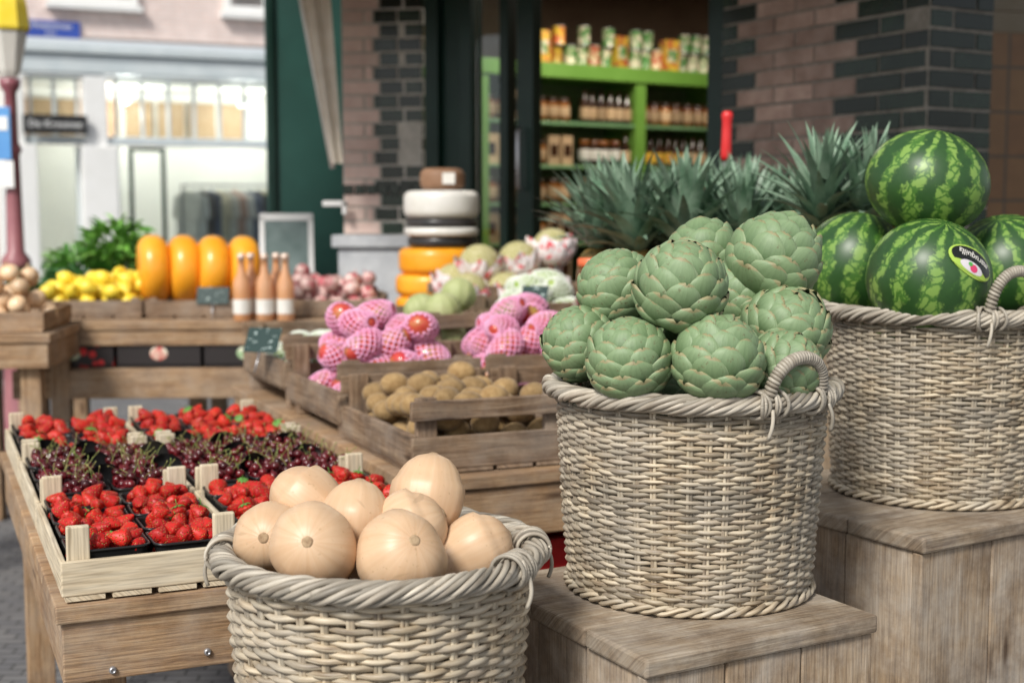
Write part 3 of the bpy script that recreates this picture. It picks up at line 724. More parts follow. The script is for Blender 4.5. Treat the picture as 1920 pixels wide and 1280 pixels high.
for ci,(u,cw_,nc,pt_,sx_) in enumerate(cols):
    for ri,v in ((0,0),(2,1.03)):
        for i in range(nc):
            for j in range(4):
                cx=.0115+pt_*(i+.5)-.001;cy=.0150+.058+j*.1175
                o=mkobj('punnet',pm,loc2(u,v,cx,cy,.0145+(rg.uniform(0,.004))),(0,0,TH+rg.uniform(-.02,.02)),label='black ribbed plastic punnet full of strawberries',cat='punnet',group='black fruit punnets');o.scale=(sx_,1,1)
                nb=(21 if ri==0 else 13) if ci==0 else (17 if ri==0 else 11)
                hw=.067*sx_
                ps=pack(cx-hw,cx+hw,cy-.056,cy+.056,.046 if ri==0 else .05,.0142 if ri==0 else .0162,nb,rg,shrink=.08,pf=.93)
                ps.sort(key=lambda q:-q[2])
                for q,(x,y,z,r) in enumerate(ps):
                    single=(ri==0 and (q<14 if ci==0 else q<9)) or (ri==2 and q<4)
                    strawb(loc2(u,v,x,y,z),.93 if ri==0 else 1.03,single and rg.random()<.07,single)
mkobj('strawberry_layer',bstuff.mesh('strawberry_layer',BERRY),label='lower layer of red strawberries filling the punnets',cat='strawberries',kind='stuff')
mb=MB();mb.lathe([( .0125*math.sin(t)*(1+.03*math.sin(2*t)),-.0118*math.cos(t)-(.003*math.exp(-((pi-t)/.35)**2))) for t in np.linspace(.02,pi-.02,12)],16)
chm=mb.mesh('cherry',CHER)
mb=MB();t=np.linspace(0,1,7);mb.tube(np.stack([.012*t*t,.004*t,.009+.038*t],1),[.0011,.0009,.0009,.0009,.0009,.001,.0018],5,ref=(0,1,0));chs=mb.mesh('cherry_stem',STEMG)
stuff=MB()
for ci,(u,cw_,nc,pt_,sx_) in enumerate(cols):
    v=.515
    for i in range(nc):
        for j in range(3):
            cx=.0115+pt_*(i+.5)-.001;cy=.085+j*.162
            o=mkobj('punnet',pm,loc2(u,v,cx,cy,.0145),(0,0,TH),label='black plastic punnet full of dark cherries',cat='punnet',group='black fruit punnets');o.scale=(sx_,1.36,1.0)
            ps=pack(cx-.066*sx_,cx+.066*sx_,cy-.078,cy+.078,.045,.0100,int(92*sx_),rg,shrink=.10,pf=.95,tries=10)
            ps.sort(key=lambda q:-q[2])
            for k,(x,y,z,r) in enumerate(ps):
                if k<20:
                    o=mkobj('cherry',chm,loc2(u,v,x,y,z),(rg.uniform(-1,1),rg.uniform(-1,1),rg.uniform(0,6)),label='glossy dark red cherry in a black punnet',cat='cherry',group='cherries in punnets');o.scale=(.83,.83,.83)
                    if rg.random()<.8: mkobj('cherry_stem',chs,parent=o)
                else:
                    M=Matrix.Translation(loc2(u,v,x,y,z))
                    stuff.lathe([(.0102*math.sin(t),-.0102*math.cos(t)) for t in np.linspace(.02,pi-.02,8)],10,M=M)
mkobj('cherry_layer',stuff.mesh('cherry_layer',CHER),label='lower layer of dark cherries filling the punnets',cat='cherries',kind='stuff')
def flapmesh():
    mb=MB();V=[];n=12
    for i in range(n+1):
        a=pi*i/n
        for rr,z in ((.026,0),(.030,.022),(.024,.040),(.010,.050)):
            V.append((rr*math.cos(a)*1.1,rr*.45*math.sin(a),z))
    F=[(i*4+k,(i+1)*4+k,(i+1)*4+k+1,i*4+k+1) for i in range(n) for k in range(3)]
    mb.add(V,F,None);return mb.mesh('punnet_clip',BLK)
fm=flapmesh()
for u in (0,.318):
    for (x,y) in ((.15,.11),(.15,.27),(.15,.43),(.29,.18),(.29,.36),(.06,.49)):
        mkobj('punnet_clip',fm,loc2(u,.515,x,y,.062),(0,0,TH+rg.uniform(-.5,.5)),label='curved black plastic punnet clip among cherries',cat='punnet clip',group='black punnet clips').scale=(1.15,1.15,1.1)
# ------------------------------------------------------------------ tables
def table(label,org,ang,w,l,zt,apr=.10,leg=.07,tk=.03,nb=6,ins=.01,matr=WTAB,castor=False,shelf=None,name='stall_table'):
    r=mkobj(name,None,(org[0],org[1],0),(0,0,ang),label=label,cat='table',group='wooden market tables')
    mb=MB();bl=l/nb
    for i in range(nb): mb.box((w/2,(i+.5)*bl,zt-tk/2),(w,bl-.004,tk))
    mkobj('table_top',mb.mesh('table_top',matr),parent=r,bevel=.003)
    za=zt-tk-.001
    for nm,c,d in (('apron',(w/2,ins+.0175,za-apr/2),(w-2*ins-.0,.035,apr)),('apron',(w/2,l-ins-.0175,za-apr/2),(w-2*ins,.035,apr)),
        ('side_rail',(ins+.0175,l/2,za-apr/2),(.035,l-2*ins-.072,apr)),('side_rail',(w-ins-.0175,l/2,za-apr/2),(.035,l-2*ins-.072,apr))):
        mb=MB();mb.box(c,d);mkobj(nm,mb.mesh(nm,matr),parent=r,bevel=.003)
    for x in (ins+.037+leg/2,w-ins-.037-leg/2):
        for y in (ins+.037+leg/2,l-ins-.037-leg/2):
            z0=.06 if castor else 0
            mb=MB();mb.box((x,y,(za+z0)/2),(leg,leg,za-z0));mkobj('leg',mb.mesh('leg',matr),parent=r,bevel=.003)
            if castor:
                mb=MB();M=Matrix.Translation((x,y+.01,.025))@Matrix.Rotation(pi/2,4,'Y')
                mb.lathe([(.001,-.011),(.022,-.011),(.025,-.007),(.025,.007),(.022,.011),(.001,.011)],20,0,M=M)
                mb.box((x,y,.05),(.032,.04,.02),m=1);mkobj('castor',mb.mesh('castor',[BLK,STEEL]),parent=r)
    if shelf:
        mb=MB()
        for i in range(3): mb.box((w/2,ins+(i+.5)*(l-2*ins)/3,shelf-.012),(w-.02,(l-2*ins)/3-.004,.024))
        mb.box((w/2,ins-.012,shelf-.06),(w,.024,.11))
        mkobj('lower_shelf',mb.mesh('lower_shelf',matr),parent=r,bevel=.003)
    return r
tb=table('weathered wooden market table carrying berry trays',P2(S,-.012,-.014,0),TH,.72,1.60,.75,apr=.105,castor=True)
mb=MB()
for x in (.09,.25):
    M=Matrix.Translation((x,.0085,.66-(.02 if x==.25 else 0.03)))@Matrix.Rotation(pi/2,4,'X');mb.lathe([(.007,-.002),(.006,.003),(.0035,.005),(.003,.002),(.0005,.002)],12,M=M)
mkobj('bolts',mb.mesh('bolts',STEEL),parent=tb)
K=(-.226,3.0);ZK=.80
table('heavy wooden table under the kiwi and mango crates',P2(K,-.03,-.05,0),TH,1.2,1.85,ZK,apr=.12,nb=7)
def rust(u,v,z,label,w=.41,l=.565,tilt=0): return crate(label,P2(K,u,v,z),TH,w,l,.075,.08,.05,.022,.165,(.125,.045),WRUST,tilt=tilt,t=.016)
rust(0,0,ZK+.002,'weathered wooden crate full of brown kiwis')
rust(0,.58,ZK+.03,'weathered wooden crate of mangoes in pink nets')
rust(.43,.58,ZK+.03,'weathered wooden crate of mangoes in pink nets',l=.48)
rust(0,1.16,ZK+.055,'weathered wooden crate of netted green fruit',w=.36)
rust(.44,1.12,ZK+.11,'raised wooden crate of ribbed green melons',w=.27,l=.38)
rust(.73,1.08,ZK+.14,'raised wooden crate of fruit in white foam nets',w=.36,l=.42)
rust(.43,0,ZK+.002,'weathered wooden crate of brown kiwis beside another')
mb=MB()
for v in (.60,1.05): mb.box((.42,v,ZK+.0155),(.82,.05,.026))
for v in (1.18,1.68): mb.box((.19,v,ZK+.027),(.35,.05,.05))
for v in (1.15,1.44): mb.box((.58,v,ZK+.055),(.26,.05,.106))
for v in (1.12,1.46): mb.box((.91,v,ZK+.070),(.33,.05,.136))
mkobj('crate_battens',mb.mesh('crate_battens',WRUST),(K[0],K[1],0),(0,0,TH),label='wooden battens raising the rear crates on the table',cat='battens')
def kl(x,y,z): return P2(K,x,y,z)
mb=MB();mb.lathe([(.030*math.sin(t),-.039*math.cos(t)) for t in np.linspace(.03,pi-.03,16)],20,fn=lambda p,a:(p[0]*(1+.02*math.sin(2*a)),p[1],p[2]));kmesh=mb.mesh('kiwi',KIWI)
for u,n in ((0,84),(.43,26)):
    for (x,y,z,r) in pack(u+.015,u+.395,.015,.55,ZK+.02,.0325,n,rg,shrink=.08,pf=.95,tries=24):
        mkobj('kiwi',kmesh,kl(x,y,z),(pi/2+rg.uniform(-.25,.25),0,TH+pi/2+rg.uniform(-.7,.7)),label='fuzzy brown kiwi fruit in a wooden crate',cat='kiwi',group='kiwis in the crate')
def mlathe(name,mt,n=24,k=18):
    mb=MB();mb.lathe([(.046*math.sin(t)*(1+.08*math.cos(t)),-.062*math.cos(t)) for t in np.linspace(.03,pi-.03,k)],n,fn=lambda p,a:(p[0],p[1]*.86+.15*p[2]*p[2]/.06*.5,p[2]));return mb.mesh(name,mt)
mg=mlathe('mango',MANGO)
def netmesh(name,mt,nh=11,t0=.75,t1=2.8,tr=.0023):
    mb=MB()
    for sgn in (1,-1):
        for i in range(nh):
            t=np.linspace(t0,t1,20);a=sgn*t*1.5+i*2*pi/nh
            r=.0485*np.sin(t)*(1+.08*np.cos(t))+.001;z=-.0645*np.cos(t)
            x=r*np.cos(a);y=r*np.sin(a)*.86+.15*z*z/.06*.5
            P=np.stack([x,y,z],1);mb.tube(P,tr,5,ref=P/np.linalg.norm(P,axis=1)[:,None])
    return mb.mesh(name,mt)
nm_=netmesh('foam_net',FOAM,12,t0=.62);nmg=netmesh('foam_net',GNET,11,t0=.3,t1=2.85)
for (u,v,n,z0,l) in ((0,.58,38,ZK+.045,.55),(.43,.58,33,ZK+.045,.47)):
    for (x,y,z,r) in pack(u+.01,u+.40,v+.01,v+l,z0+.0,.046,n,rg,shrink=.35,pf=.90):
        o=mkobj('mango',mg,kl(x,y,z),(rg.uniform(.9,2.2),rg.uniform(-.4,.4),rg.uniform(0,6)),label='red-green mango sleeved in pink foam net',cat='mango',group='mangoes in pink nets')
        if z>z0+.12 or rg.random()<.7: mkobj('foam_net',nm_,parent=o)
        else: o['label']='bare red-green mango among netted ones'
gf=mlathe('green_fruit',AVO,20,14)
for (u,w,v,l,n,z0) in ((0,.35,1.16,.55,14,ZK+.075),(.73,.35,1.08,.41,18,ZK+.17)):
    for (x,y,z,r) in pack(u+.01,u+w-.01,v+.01,v+l,z0,.046,n,rg,shrink=.3,pf=.92):
        o=mkobj('green_fruit',gf,kl(x,y,z),(rg.uniform(.9,2.2),rg.uniform(-.4,.4),rg.uniform(0,6)),label='pale green fruit in white foam net',cat='fruit',group='green fruit in foam nets')
        mkobj('foam_net',nmg,parent=o)
def pcard(loc,w,h,rx,rz,label='small dark green price card with chalk writing'):
    r=mkobj('price_card',None,loc,(rx,0,rz),label=label,cat='price card',group='price cards on the crates')
    mb=MB();mb.box((0,0,h/2+.04),(w,.003,h));mkobj('card',mb.mesh('card',CARD),parent=r,bevel=.001)
    mb=MB();mb.tube([(0,0,-.03),(0,0,.045)],.003,8,ref=(1,0,0));mb.box((0,.003,.04+h/2),(.02,.003,h*.9));mkobj('card_holder',mb.mesh('card_holder',STEEL),parent=r)
pcard((-.80,4.15,.93),.12,.085,-.5,rad(-20));pcard((.055,4.20,1.05),.09,.09,-.4,rad(-25));pcard((-.10,3.2,.80),.05,.035,-.5,rad(20))
# ------------------------------------------------------------------ melons
ob=(-.40,4.88)
table('raised wooden bench carrying melon crates',ob,TH,.85,.36,.95,apr=.09,nb=3)
crate('wooden crate of paper-wrapped netted melons on the bench',P2(ob,.22,.015,.952),TH,.54,.32,.09,.10,.045,.02,.17,(.135,.04),WRUST,t=.014)
def melonmesh(name,mt,r,rib):
    mb=MB();mb.lathe([(r*math.sin(t),-r*.95*math.cos(t)) for t in np.linspace(.02,pi-.02,20)],40,fn=lambda p,a:(p[0]*(1-rib*(1-abs(math.sin(5*a)))**3),p[1]*(1-rib*(1-abs(math.sin(5*a)))**3),p[2]))
    return mb.mesh(name,mt)
gmm=melonmesh('green_melon',GMEL,.060,.06);nmm=melonmesh('netted_melon',NMEL,.080,.015)
for (x,y,z,r) in pack(.45,.70,1.13,1.49,ZK+.13,.058,7,rg,pf=.93):
    mkobj('green_melon',gmm,kl(x,y,z),(rg.uniform(-.5,.5),rg.uniform(-.5,.5),0),label='ribbed pale green melon in a crate',cat='melon',group='ribbed green melons')
def papermesh(seed,r):
    mb=MB();g=random.Random(seed);n=56;k=11;V=[]
    for i in range(k):
        t=i/(k-1);pol=pi-(.3+1.45*t)
        for j in range(n):
            a=2*pi*j/n;nz=noise.noise(Vector((math.cos(a)*2.5,math.sin(a)*2.5,t*2+seed*7)));n3=noise.noise(Vector((math.cos(a)*7,math.sin(a)*7,t*4+seed*3)));sp=abs((j%8)-4)/4
            rr=r*(1.08+.14*nz*t+.10*n3*t+ (.34*max(0,t-.45)**1.5)*(.6+.7*sp)*(1+nz))
            V.append((rr*math.sin(pol)*math.cos(a),rr*math.sin(pol)*math.sin(a),rr*math.cos(pol)*.95+.03*t**4*(sp-.3+nz)))
    F=[(i*n+j,i*n+(j+1)%n,(i+1)*n+(j+1)%n,(i+1)*n+j) for i in range(k-1) for j in range(n)]
    mb.add(V,F,None,0,False);return mb.mesh('paper_wrap',PAPER)
pms=[papermesh(s,.080) for s in (1,2,3)]
for i,(x,y,z) in enumerate([(.29,.08,1.10),(.45,.08,1.10),(.62,.08,1.11),(.30,.24,1.13),(.47,.24,1.13),(.66,.23,1.16),(.37,.16,1.205),(.53,.15,1.215),(.68,.15,1.265)]):
    o=mkobj('netted_melon',nmm,P2(ob,x,y,z),(rg.uniform(-.3,.3),rg.uniform(-.3,.3),rg.uniform(0,6)),label='netted melon wrapped in red printed white paper',cat='melon',group='paper-wrapped netted melons')
    mkobj('paper_wrap',pms[i%3],(0,0,0),(.15 if i>5 else .1,0,0),parent=o)
# ------------------------------------------------------------------ cheese stack
st0=(-.290,5.50)
wbox('cheese_stand','plain plank box under the stacked cheeses',(st0[0]-.16,st0[1]-.12),0,.34,.34,.86)
def wheel(r,h,m,z,label,dx=0):
    mb=MB();q=min(h*.42,.03)
    pr=[(.001,0),(r-q,0)]+[(r-q+q*math.sin(t),q-q*math.cos(t)) for t in np.linspace(.2,pi/2,5)]+[(r-q+q*math.cos(t),h-q+q*math.sin(t)) for t in np.linspace(0,pi/2,6)]+[(.001,h)]
    mb.lathe(pr,40);me=mb.mesh('round_cheese',m)
    return mkobj('round_cheese',me,(st0[0]+dx,st0[1],z),(0,0,rnd.uniform(0,3)),label=label,cat='cheese',group='stacked cheese wheels')
wheel(.155,.10,CHO,.862,'orange waxed cheese wheel in a stack',-.03);wheel(.145,.10,CHO,.963,'orange waxed cheese wheel in a stack',-.045);wheel(.15,.09,CHO,1.064,'orange waxed cheese wheel in a stack',-.04)
wheel(.165,.105,CHO,1.155,'large orange waxed cheese wheel in a stack',-.012);wheel(.14,.045,CHB,1.262,'thin black waxed cheese wheel in a stack');wheel(.152,.035,CHW,1.308,'thin pale cheese wheel in a stack');wheel(.145,.035,CHB,1.344,'thin black waxed cheese wheel in a stack')
wheel(.155,.112,CHW,1.380,'fat white waxed cheese wheel in a stack');top=wheel(.092,.09,CHBR,1.493,'small brown cheese on top of the stack',.005)
top.rotation_euler=(0,0,0);mb=MB();mb.box((.03,-.093,.047),(.05,.002,.045));mkobj('paper_tag',mb.mesh('paper_tag',LABW),parent=top)
# ------------------------------------------------------------------ pineapples
def crown(seed,L0=.205,n=60):
    g=random.Random(seed);mb=MB()
    for i in range(n):
        f=i/(n-1);a=i*2.39996+g.uniform(-.1,.1);L=L0*(.72+.38*math.sin(pi*(.15+.7*f)))*g.uniform(.85,1.12)
        el=rad(20+64*f)+g.uniform(-.08,.08);c,s=math.cos(a),math.sin(a);V=[];k=8;w0=.0175*g.uniform(.85,1.1)
        x=.014*(1-f)+.002;z=.0+.05*f;e=el+.25;tw=g.uniform(-.3,.3)
        pos=[(x,z)]
        for j in range(k):
            tt=j/k; ee=e-(.75-.45*f)*tt*1.1; x+=math.cos(ee)*L/k;z+=math.sin(ee)*L/k;pos.append((x,z))
        for j,(x,z) in enumerate(pos):
            t=j/k;w=w0*(1-t**1.8)*(1 if t>.1 else .9)+.0004;sw=tw*t*t*.03
            V+=[(x*c-(w+sw)*s,x*s+(w+sw)*c,z+w*.35),(x*c-sw*s,x*s+sw*c,z),(x*c+(w-sw)*s,x*s-(w-sw)*c,z+w*.35)]
        F=[]
        for j in range(k): F+=[(j*3,j*3+1,j*3+4,j*3+3),(j*3+1,j*3+2,j*3+5,j*3+4)]
        mb.add(V,F,None,0,True)
    return mb.mesh('leaf_crown',PLEAF)
crs=[crown(s) for s in (1,2,3,4)]
mb=MB();mb.lathe([(.052*math.sin(t)**.7,.075-.075*math.cos(t)) for t in np.linspace(.03,pi-.03,16)],32,fn=lambda p,a:(p[0]*(1+.03*math.sin(8*a+p[2]*60)),p[1]*(1+.03*math.sin(8*a+p[2]*60)),p[2]));pb_=mb.mesh('pineapple',PBODY)
wbox('pineapple_stand','long plank stand behind the baskets holding pineapples',(.16,3.55),rad(-4),.98,.46,1.15)
wbox('pineapple_stand','tall plank stand holding pineapples beside the wall',(.66,3.17),rad(2),.42,.26,1.22)
pin=[(.235,3.78),(.33,3.74),(.40,3.86),(.43,3.70),(.52,3.82),(.54,3.68),(.62,3.78),(.69,3.66),(.77,3.80),(.85,3.68),(.93,3.80),(.27,3.92),(.48,3.94),(.35,3.62),(.66,3.90),(.46,3.58),(1.02,3.68),(.60,3.60),(.78,3.56)]
for i,(x,y) in enumerate(pin):
    o=mkobj('pineapple',pb_,(x,y,1.152),(rg.uniform(-.08,.08),rg.uniform(-.08,.08),rg.uniform(0,6)),label='pineapple with spiky grey-green crown on a stand',cat='pineapple',group='pineapples behind the baskets')
    c=mkobj('leaf_crown',crs[i%4],(0,0,.147),(rg.uniform(-.2,.2),rg.uniform(-.2,.2),0),parent=o);k=rg.uniform(.85,1.12);c.scale=(k,k,k)
for i,(x,y) in enumerate([(.745,3.28),(.85,3.31),(.96,3.28)]):
    o=mkobj('pineapple',pb_,(x,y,1.222),(0,-.10,rg.uniform(0,6)),label='pineapple with spiky grey-green crown on a stand',cat='pineapple',group='pineapples behind the baskets')
    c=mkobj('leaf_crown',crs[(i+2)%4],(0,0,.147),(0,-.12,0),parent=o)
    if i==2: c.scale=(.8,.8,.8)
r=mkobj('preserve_jar',None,(.215,3.61,1.151),label='glass preserve jar with orange-red lid beside pineapples',cat='jar')
mb=MB();mb.lathe([(.001,0),(.038,0),(.04,.005),(.04,.09),(.034,.105),(.001,.106)],24);mkobj('glass_body',mb.mesh('glass_body',GOLDJ),parent=r)
mb=MB();mb.lathe([(.036,.107),(.038,.109),(.038,.125),(.034,.129),(.001,.129)],24);mkobj('jar_lid',mb.mesh('jar_lid',ORL),parent=r)
r=mkobj('awning_crank',None,(.625,4.10,.0),(0,rad(1),0),label='steel rod with red grip standing behind pineapples',cat='crank handle')
mb=MB();mb.tube([(0,0,0),(0,0,1.56)],.009,10,ref=(1,0,0));mkobj('rod',mb.mesh('rod',STEEL),parent=r)
mb=MB();mb.lathe([(.001,1.56),(.014,1.56),(.017,1.575),(.0155,1.64),(.0155,1.68),(.018,1.69),(.018,1.70),(.012,1.708),(.001,1.71)],20);mkobj('grip',mb.mesh('grip',RED),parent=r)
# ------------------------------------------------------------------ rear left stall
T0=(-1.93,5.12);TA=rad(3)
table('two-tier wooden stall table with cheeses and lemons',T0,TA,1.45,.75,.98,apr=.06,leg=.06,shelf=.80)
def tl(x,y,z):
    return (T0[0]+x*math.cos(TA)-y*math.sin(TA),T0[1]+x*math.sin(TA)+y*math.cos(TA),z)
for x,w,lb in ((.0,.46,'low wooden tray of yellow lemons'),(.47,.47,'low wooden tray under upright orange cheeses'),(.95,.47,'low wooden tray of small red onions')):
    crate(lb,tl(x,.18,.982),TA,w,.5,.06,.06,.03,.02,.07,None,WRUST,t=.016,group='low wooden stall trays')
mb=MB();mb.lathe([(.0006,-.042),(.005,-.040),(.009,-.035)]+[(.029*math.sin(t),-.034*math.cos(t)) for t in np.linspace(.4,pi-.45,12)]+[(.007,.036),(.003,.040),(.0005,.041)],18);lm=mb.mesh('lemon',LEMON)
for (x,y,z,r) in pack(.0,.46,.19,.66,1.0,.033,68,rg,shrink=.12,pf=.90,tries=16):
    mkobj('lemon',lm,tl(x,y,z+.015),(rg.uniform(.8,2.3),0,rg.uniform(0,6)),label='bright yellow lemon in a wooden tray',cat='lemon',group='lemons in the tray').scale=(1.1,1.1,1.1)
mb=MB();r_=.145;h_=.122;q=.055
pr=[(.001,0),(r_-q,0)]+[(r_-q+q*math.sin(t),q-q*math.cos(t)) for t in np.linspace(.1,pi/2,7)]+[(r_-q+q*math.cos(t),h_-q+q*math.sin(t)) for t in np.linspace(0,pi/2,7)]+[(.001,h_)]
mb.lathe(pr,44);cw=mb.mesh('round_cheese',CHO)
for i in range(4):
    mkobj('round_cheese',cw,tl(.40+i*.122,.40+(.015*(i%2)),1.165),(0,pi/2+.03*(i-1),rad(20)),label='upright round orange waxed cheese wheel on the stall',cat='cheese',group='upright orange cheese wheels')
mb=MB();mb.lathe([(.034*math.sin(t),-.030*math.cos(t)) for t in np.linspace(.05,pi-.05,14)]+[(.003,.036),(.002,.045)],18);onm=mb.mesh('red_onion',RON);on2=mb.mesh('onion',ONION)
for (x,y,z,r) in pack(.98,1.41,.19,.66,1.0,.034,54,rg,shrink=.2,pf=.93,tries=10):
    mkobj('red_onion',onm,tl(x,y,z),(rg.uniform(-1,1),rg.uniform(-1,1),0),label='small red and white onion in a wooden tray',cat='onion',group='red onions in the tray')
mb=MB();bp=[(.001,0),(.034,0),(.037,.004),(.037,.14),(.034,.165),(.018,.200),(.0145,.225),(.0145,.255),(.0165,.256),(.0165,.278),(.001,.28)]
mb.lathe(bp,24,m=[0,0,0,0,0,0,0,1,1,1]);bt=mb.mesh('wine_bottle',[ROSE,FOILP])
mb=MB();mb.lathe([(.0374,.03),(.0374,.09)],24);bl=mb.mesh('bottle_label',LABW)
for x,y in ((.875,.055),(.965,.05),(1.045,.055),(.90,.135),(1.0,.14)):
    o=mkobj('wine_bottle',bt,tl(x,y,.981),label='rose wine bottle with pale label on the table edge',cat='bottle',group='rose wine bottles');mkobj('bottle_label',bl,parent=o);o.scale=(.92,.92,.94)
pcard(tl(.74,.16,1.0),.13,.07,-.3,0,'black price slate clipped on the wooden tray')
r=mkobj('easel_board',None,(-1.13,6.7,-.05),(0,0,rad(10)),label='white framed folding pavement board behind the stall',cat='pavement sign')
SLT=mat('grey_slate_face',(.10,.15,.14),(.20,.26,.25),6,rough=.3)
for sx,tl_ in ((-1,'front_panel'),(1,'rear_panel')):
    mb=MB();RX=Matrix.Rotation(rad(11*sx),4,'X');M=Matrix.Translation((0,0,1.45))@RX
    for c,d in (((-.12,0,-.72),(.025,.02,1.4)),((.12,0,-.72),(.025,.02,1.4)),((0,0,-.02),(.265,.02,.035)),((0,0,-.95),(.21,.02,.035))):
        mb.box(M@Vector(c),d,rot=RX)
    mb.box(M@Vector((0,.0,-.48)),(.212,.008,.9),rot=RX,m=1)
    mkobj(tl_,mb.mesh(tl_,[WHT,SLT]),parent=r)
for i in range(4):
    r=mkobj('fruit_carton',None,tl(.06+i*.335,.02,.802),(0,0,TA),label='black printed strawberry carton on the lower shelf',cat='carton',group='cartons on the lower shelf')
    mb=MB();w,l,h=.32,.42,.115
    mb.box((w/2,l/2,.004),(w,l,.006));mb.box((w/2,.004,h/2),(w,.006,h*.8));mb.box((w/2,l-.004,h/2),(w,.006,h*.8));mb.box((.004,l/2,h/2),(.006,l-.018,h));mb.box((w-.004,l/2,h/2),(.006,l-.018,h))
    mkobj('carton_body',mb.mesh('carton_body',CART),parent=r)
    mb=MB();mb.lathe([(.0005,.0015),(.03,.001),(.034,0)],24,M=Matrix.Translation((w*.5,-.0005,h*.48))@Matrix.Diagonal((1,1,.8,1))@Matrix.Rotation(pi/2,4,'X'))
    mkobj('carton_logo',mb.mesh('carton_logo',[mat('carton_logo_%s'%('green','red','green','red')[i],((.10,.4,.08),(.6,.03,.03),(.1,.35,.1),(.55,.05,.03))[i],(.8,.75,.6),40,rough=.4)]),parent=r)
table('wooden produce table with onions beside the stall',(-2.45,4.55),rad(6),.84,.6,.98,apr=.09)
crate('low wooden crate of onions on the produce table',(-2.35,4.62,.982),rad(6),.70,.45,.06,.06,.03,.02,.07,None,WTAB,t=.016,group='low wooden stall trays')
for (x,y,z,r) in pack(-2.33,-1.66,4.70,5.08,1.0,.036,70,rg,shrink=.3,pf=.95,tries=8):
    mkobj('onion',on2,(x,y,z),(rg.uniform(-1,1),rg.uniform(-1,1),0),label='pale brown onion in a wooden crate',cat='onion',group='brown onions in the crate')
r=mkobj('plastic_crate',None,P2(K,.18,.05,.47),(0,0,TH),label='red plastic crate on a ledge beneath the table',cat='crate')
mb=MB()
for c,d in (((.2,.006,.07),(.4,.012,.14)),((.2,.294,.07),(.4,.012,.14)),((.006,.15,.07),(.012,.276,.14)),((.394,.15,.07),(.012,.276,.14)),((.2,.15,.004),(.376,.276,.008)),((.2,-.004,.13),(.42,.012,.02)),((.2,-.003,.03),(.42,.01,.01))): mb.box(c,d)
mkobj('crate_body',mb.mesh('crate_body',RED),parent=r,bevel=.002)
wbox('support_box','plain plank box beneath the kiwi table',P2(K,.15,.03,0),TH,.7,.4,.468)
def plant(label,loc,mt,n,rx,rz,ll,seed):
    g=random.Random(seed);r=mkobj('potted_plant',None,loc,label=label,cat='plant')
    mb=MB()
    for i in range(n):
        while True:
            p=Vector((g.uniform(-1,1),g.uniform(-1,1),g.uniform(-1,1)))
            if p.length<1: break
        p=Vector((p.x*rx,p.y*rx,rz+.12+p.z*rz))
        if noise.noise(p*9)<-.12: continue
        d=Vector((p.x/rx,p.y/rx,g.uniform(-.2,1.1))).normalized();M=Matrix.Translation(p)@d.to_track_quat('X','Z').to_matrix().to_4x4()@Matrix.Rotation(g.uniform(-.8,.8),4,'X')
        L=ll*g.uniform(.6,1.3);w=L*.2;V=[(0,0,0),(L*.4,w,.01),(L*.4,0,0),(L*.4,-w,.01),(L*.75,w*.7,-.0),(L*.75,0,-.008),(L*.75,-w*.7,0),(L,0,-.02)]
        mb.add(V,[(0,2,1),(0,3,2),(1,2,5,4),(2,3,6,5),(4,5,7),(5,6,7)],None,0,False,M)
    for i in range(9):
        a=g.uniform(0,6.3);mb.tube([(0,0,.05),(rx*.3*math.cos(a),rx*.3*math.sin(a),.12+rz*.5),(rx*.7*math.cos(a),rx*.7*math.sin(a),.12+rz*1.3)],.004,5,ref=(.3,.2,.1))
    mkobj('foliage',mb.mesh('foliage',mt),parent=r)
    mb=MB();mb.lathe([(.001,0),(.055,0),(.075,.12),(.08,.12),(.08,.14),(.07,.14),(.065,.11),(.001,.11)],24);mkobj('pot',mb.mesh('pot',TERR),parent=r)
table('plain wooden bench carrying potted plants',(-2.45,5.95),0,1.1,.6,.90,apr=.08)
plant('leafy bright green potted plant behind the lemons',(-1.84,6.25,.902),PLNT,700,.15,.17,.075,3)
plant('leafy bright green potted plant behind the lemons',(-2.07,6.35,.902),PLNT,400,.12,.11,.06,4)
plant('low dark green potted herb behind the lemons',(-2.20,6.1,.902),HERB,500,.16,.06,.04,5)
plant('low dark green potted herb behind the lemons',(-1.97,6.05,.902),HERB,500,.16,.06,.05,6)
# ------------------------------------------------------------------ brick piers
def brickface(Ln,z0,z1,ql,qr,seed,allg=False,mats=None,dl_=.215):
    g=random.Random(seed);mb=MB();ph=.0645;rows=int((z1-z0)/ph);bl=.215;t=.010
    mb.box((Ln/2,.06,(z0+z1)/2),(Ln,.108,z1-z0),m=2)
    for k in range(rows):
        z=z0+k*ph+ph/2
        q0=ql[k%2];q1=Ln-qr[k%2]
        segs=[]
        def fill(a,b,m,start,bw):
            x=start
            while x<b-1e-4:
                e=min(x+bw,b);s_=max(x,a)
                if e-s_>.025: segs.append((s_,e,m))
                x+=bw
        if allg: fill(0,Ln,1,-(bl/2 if k%2 else 0),bl)
        else:
            if q0>0: fill(0,q0,1,0,bl)
            fill(q0,q1,0,q0-(bl/2 if k%2 else 0) if q0==0 else q0,bl)
            if q1<Ln: fill(q1,Ln,1,q1,dl_)
        for a,b,m in segs:
            mb.box(((a+b)/2,.05+g.uniform(-.0015,.0015),z+g.uniform(-.0007,.0007)),(b-a-t,.1,ph-t),m=m,ry=g.uniform(-.004,.004))
    return mb.mesh('brick_face',mats or [BRK,BRG,MORT])
def pier(label): return mkobj('brick_pier',None,(0,0,0),label=label,cat='brick pier')
rp=pier('brown brick pier with dark green glazed corner bricks')
C1=Vector((1.355,4.40,0));L1=1.08;dirL=rad(120)
start=C1+Vector((math.cos(dirL),math.sin(dirL),0))*L1
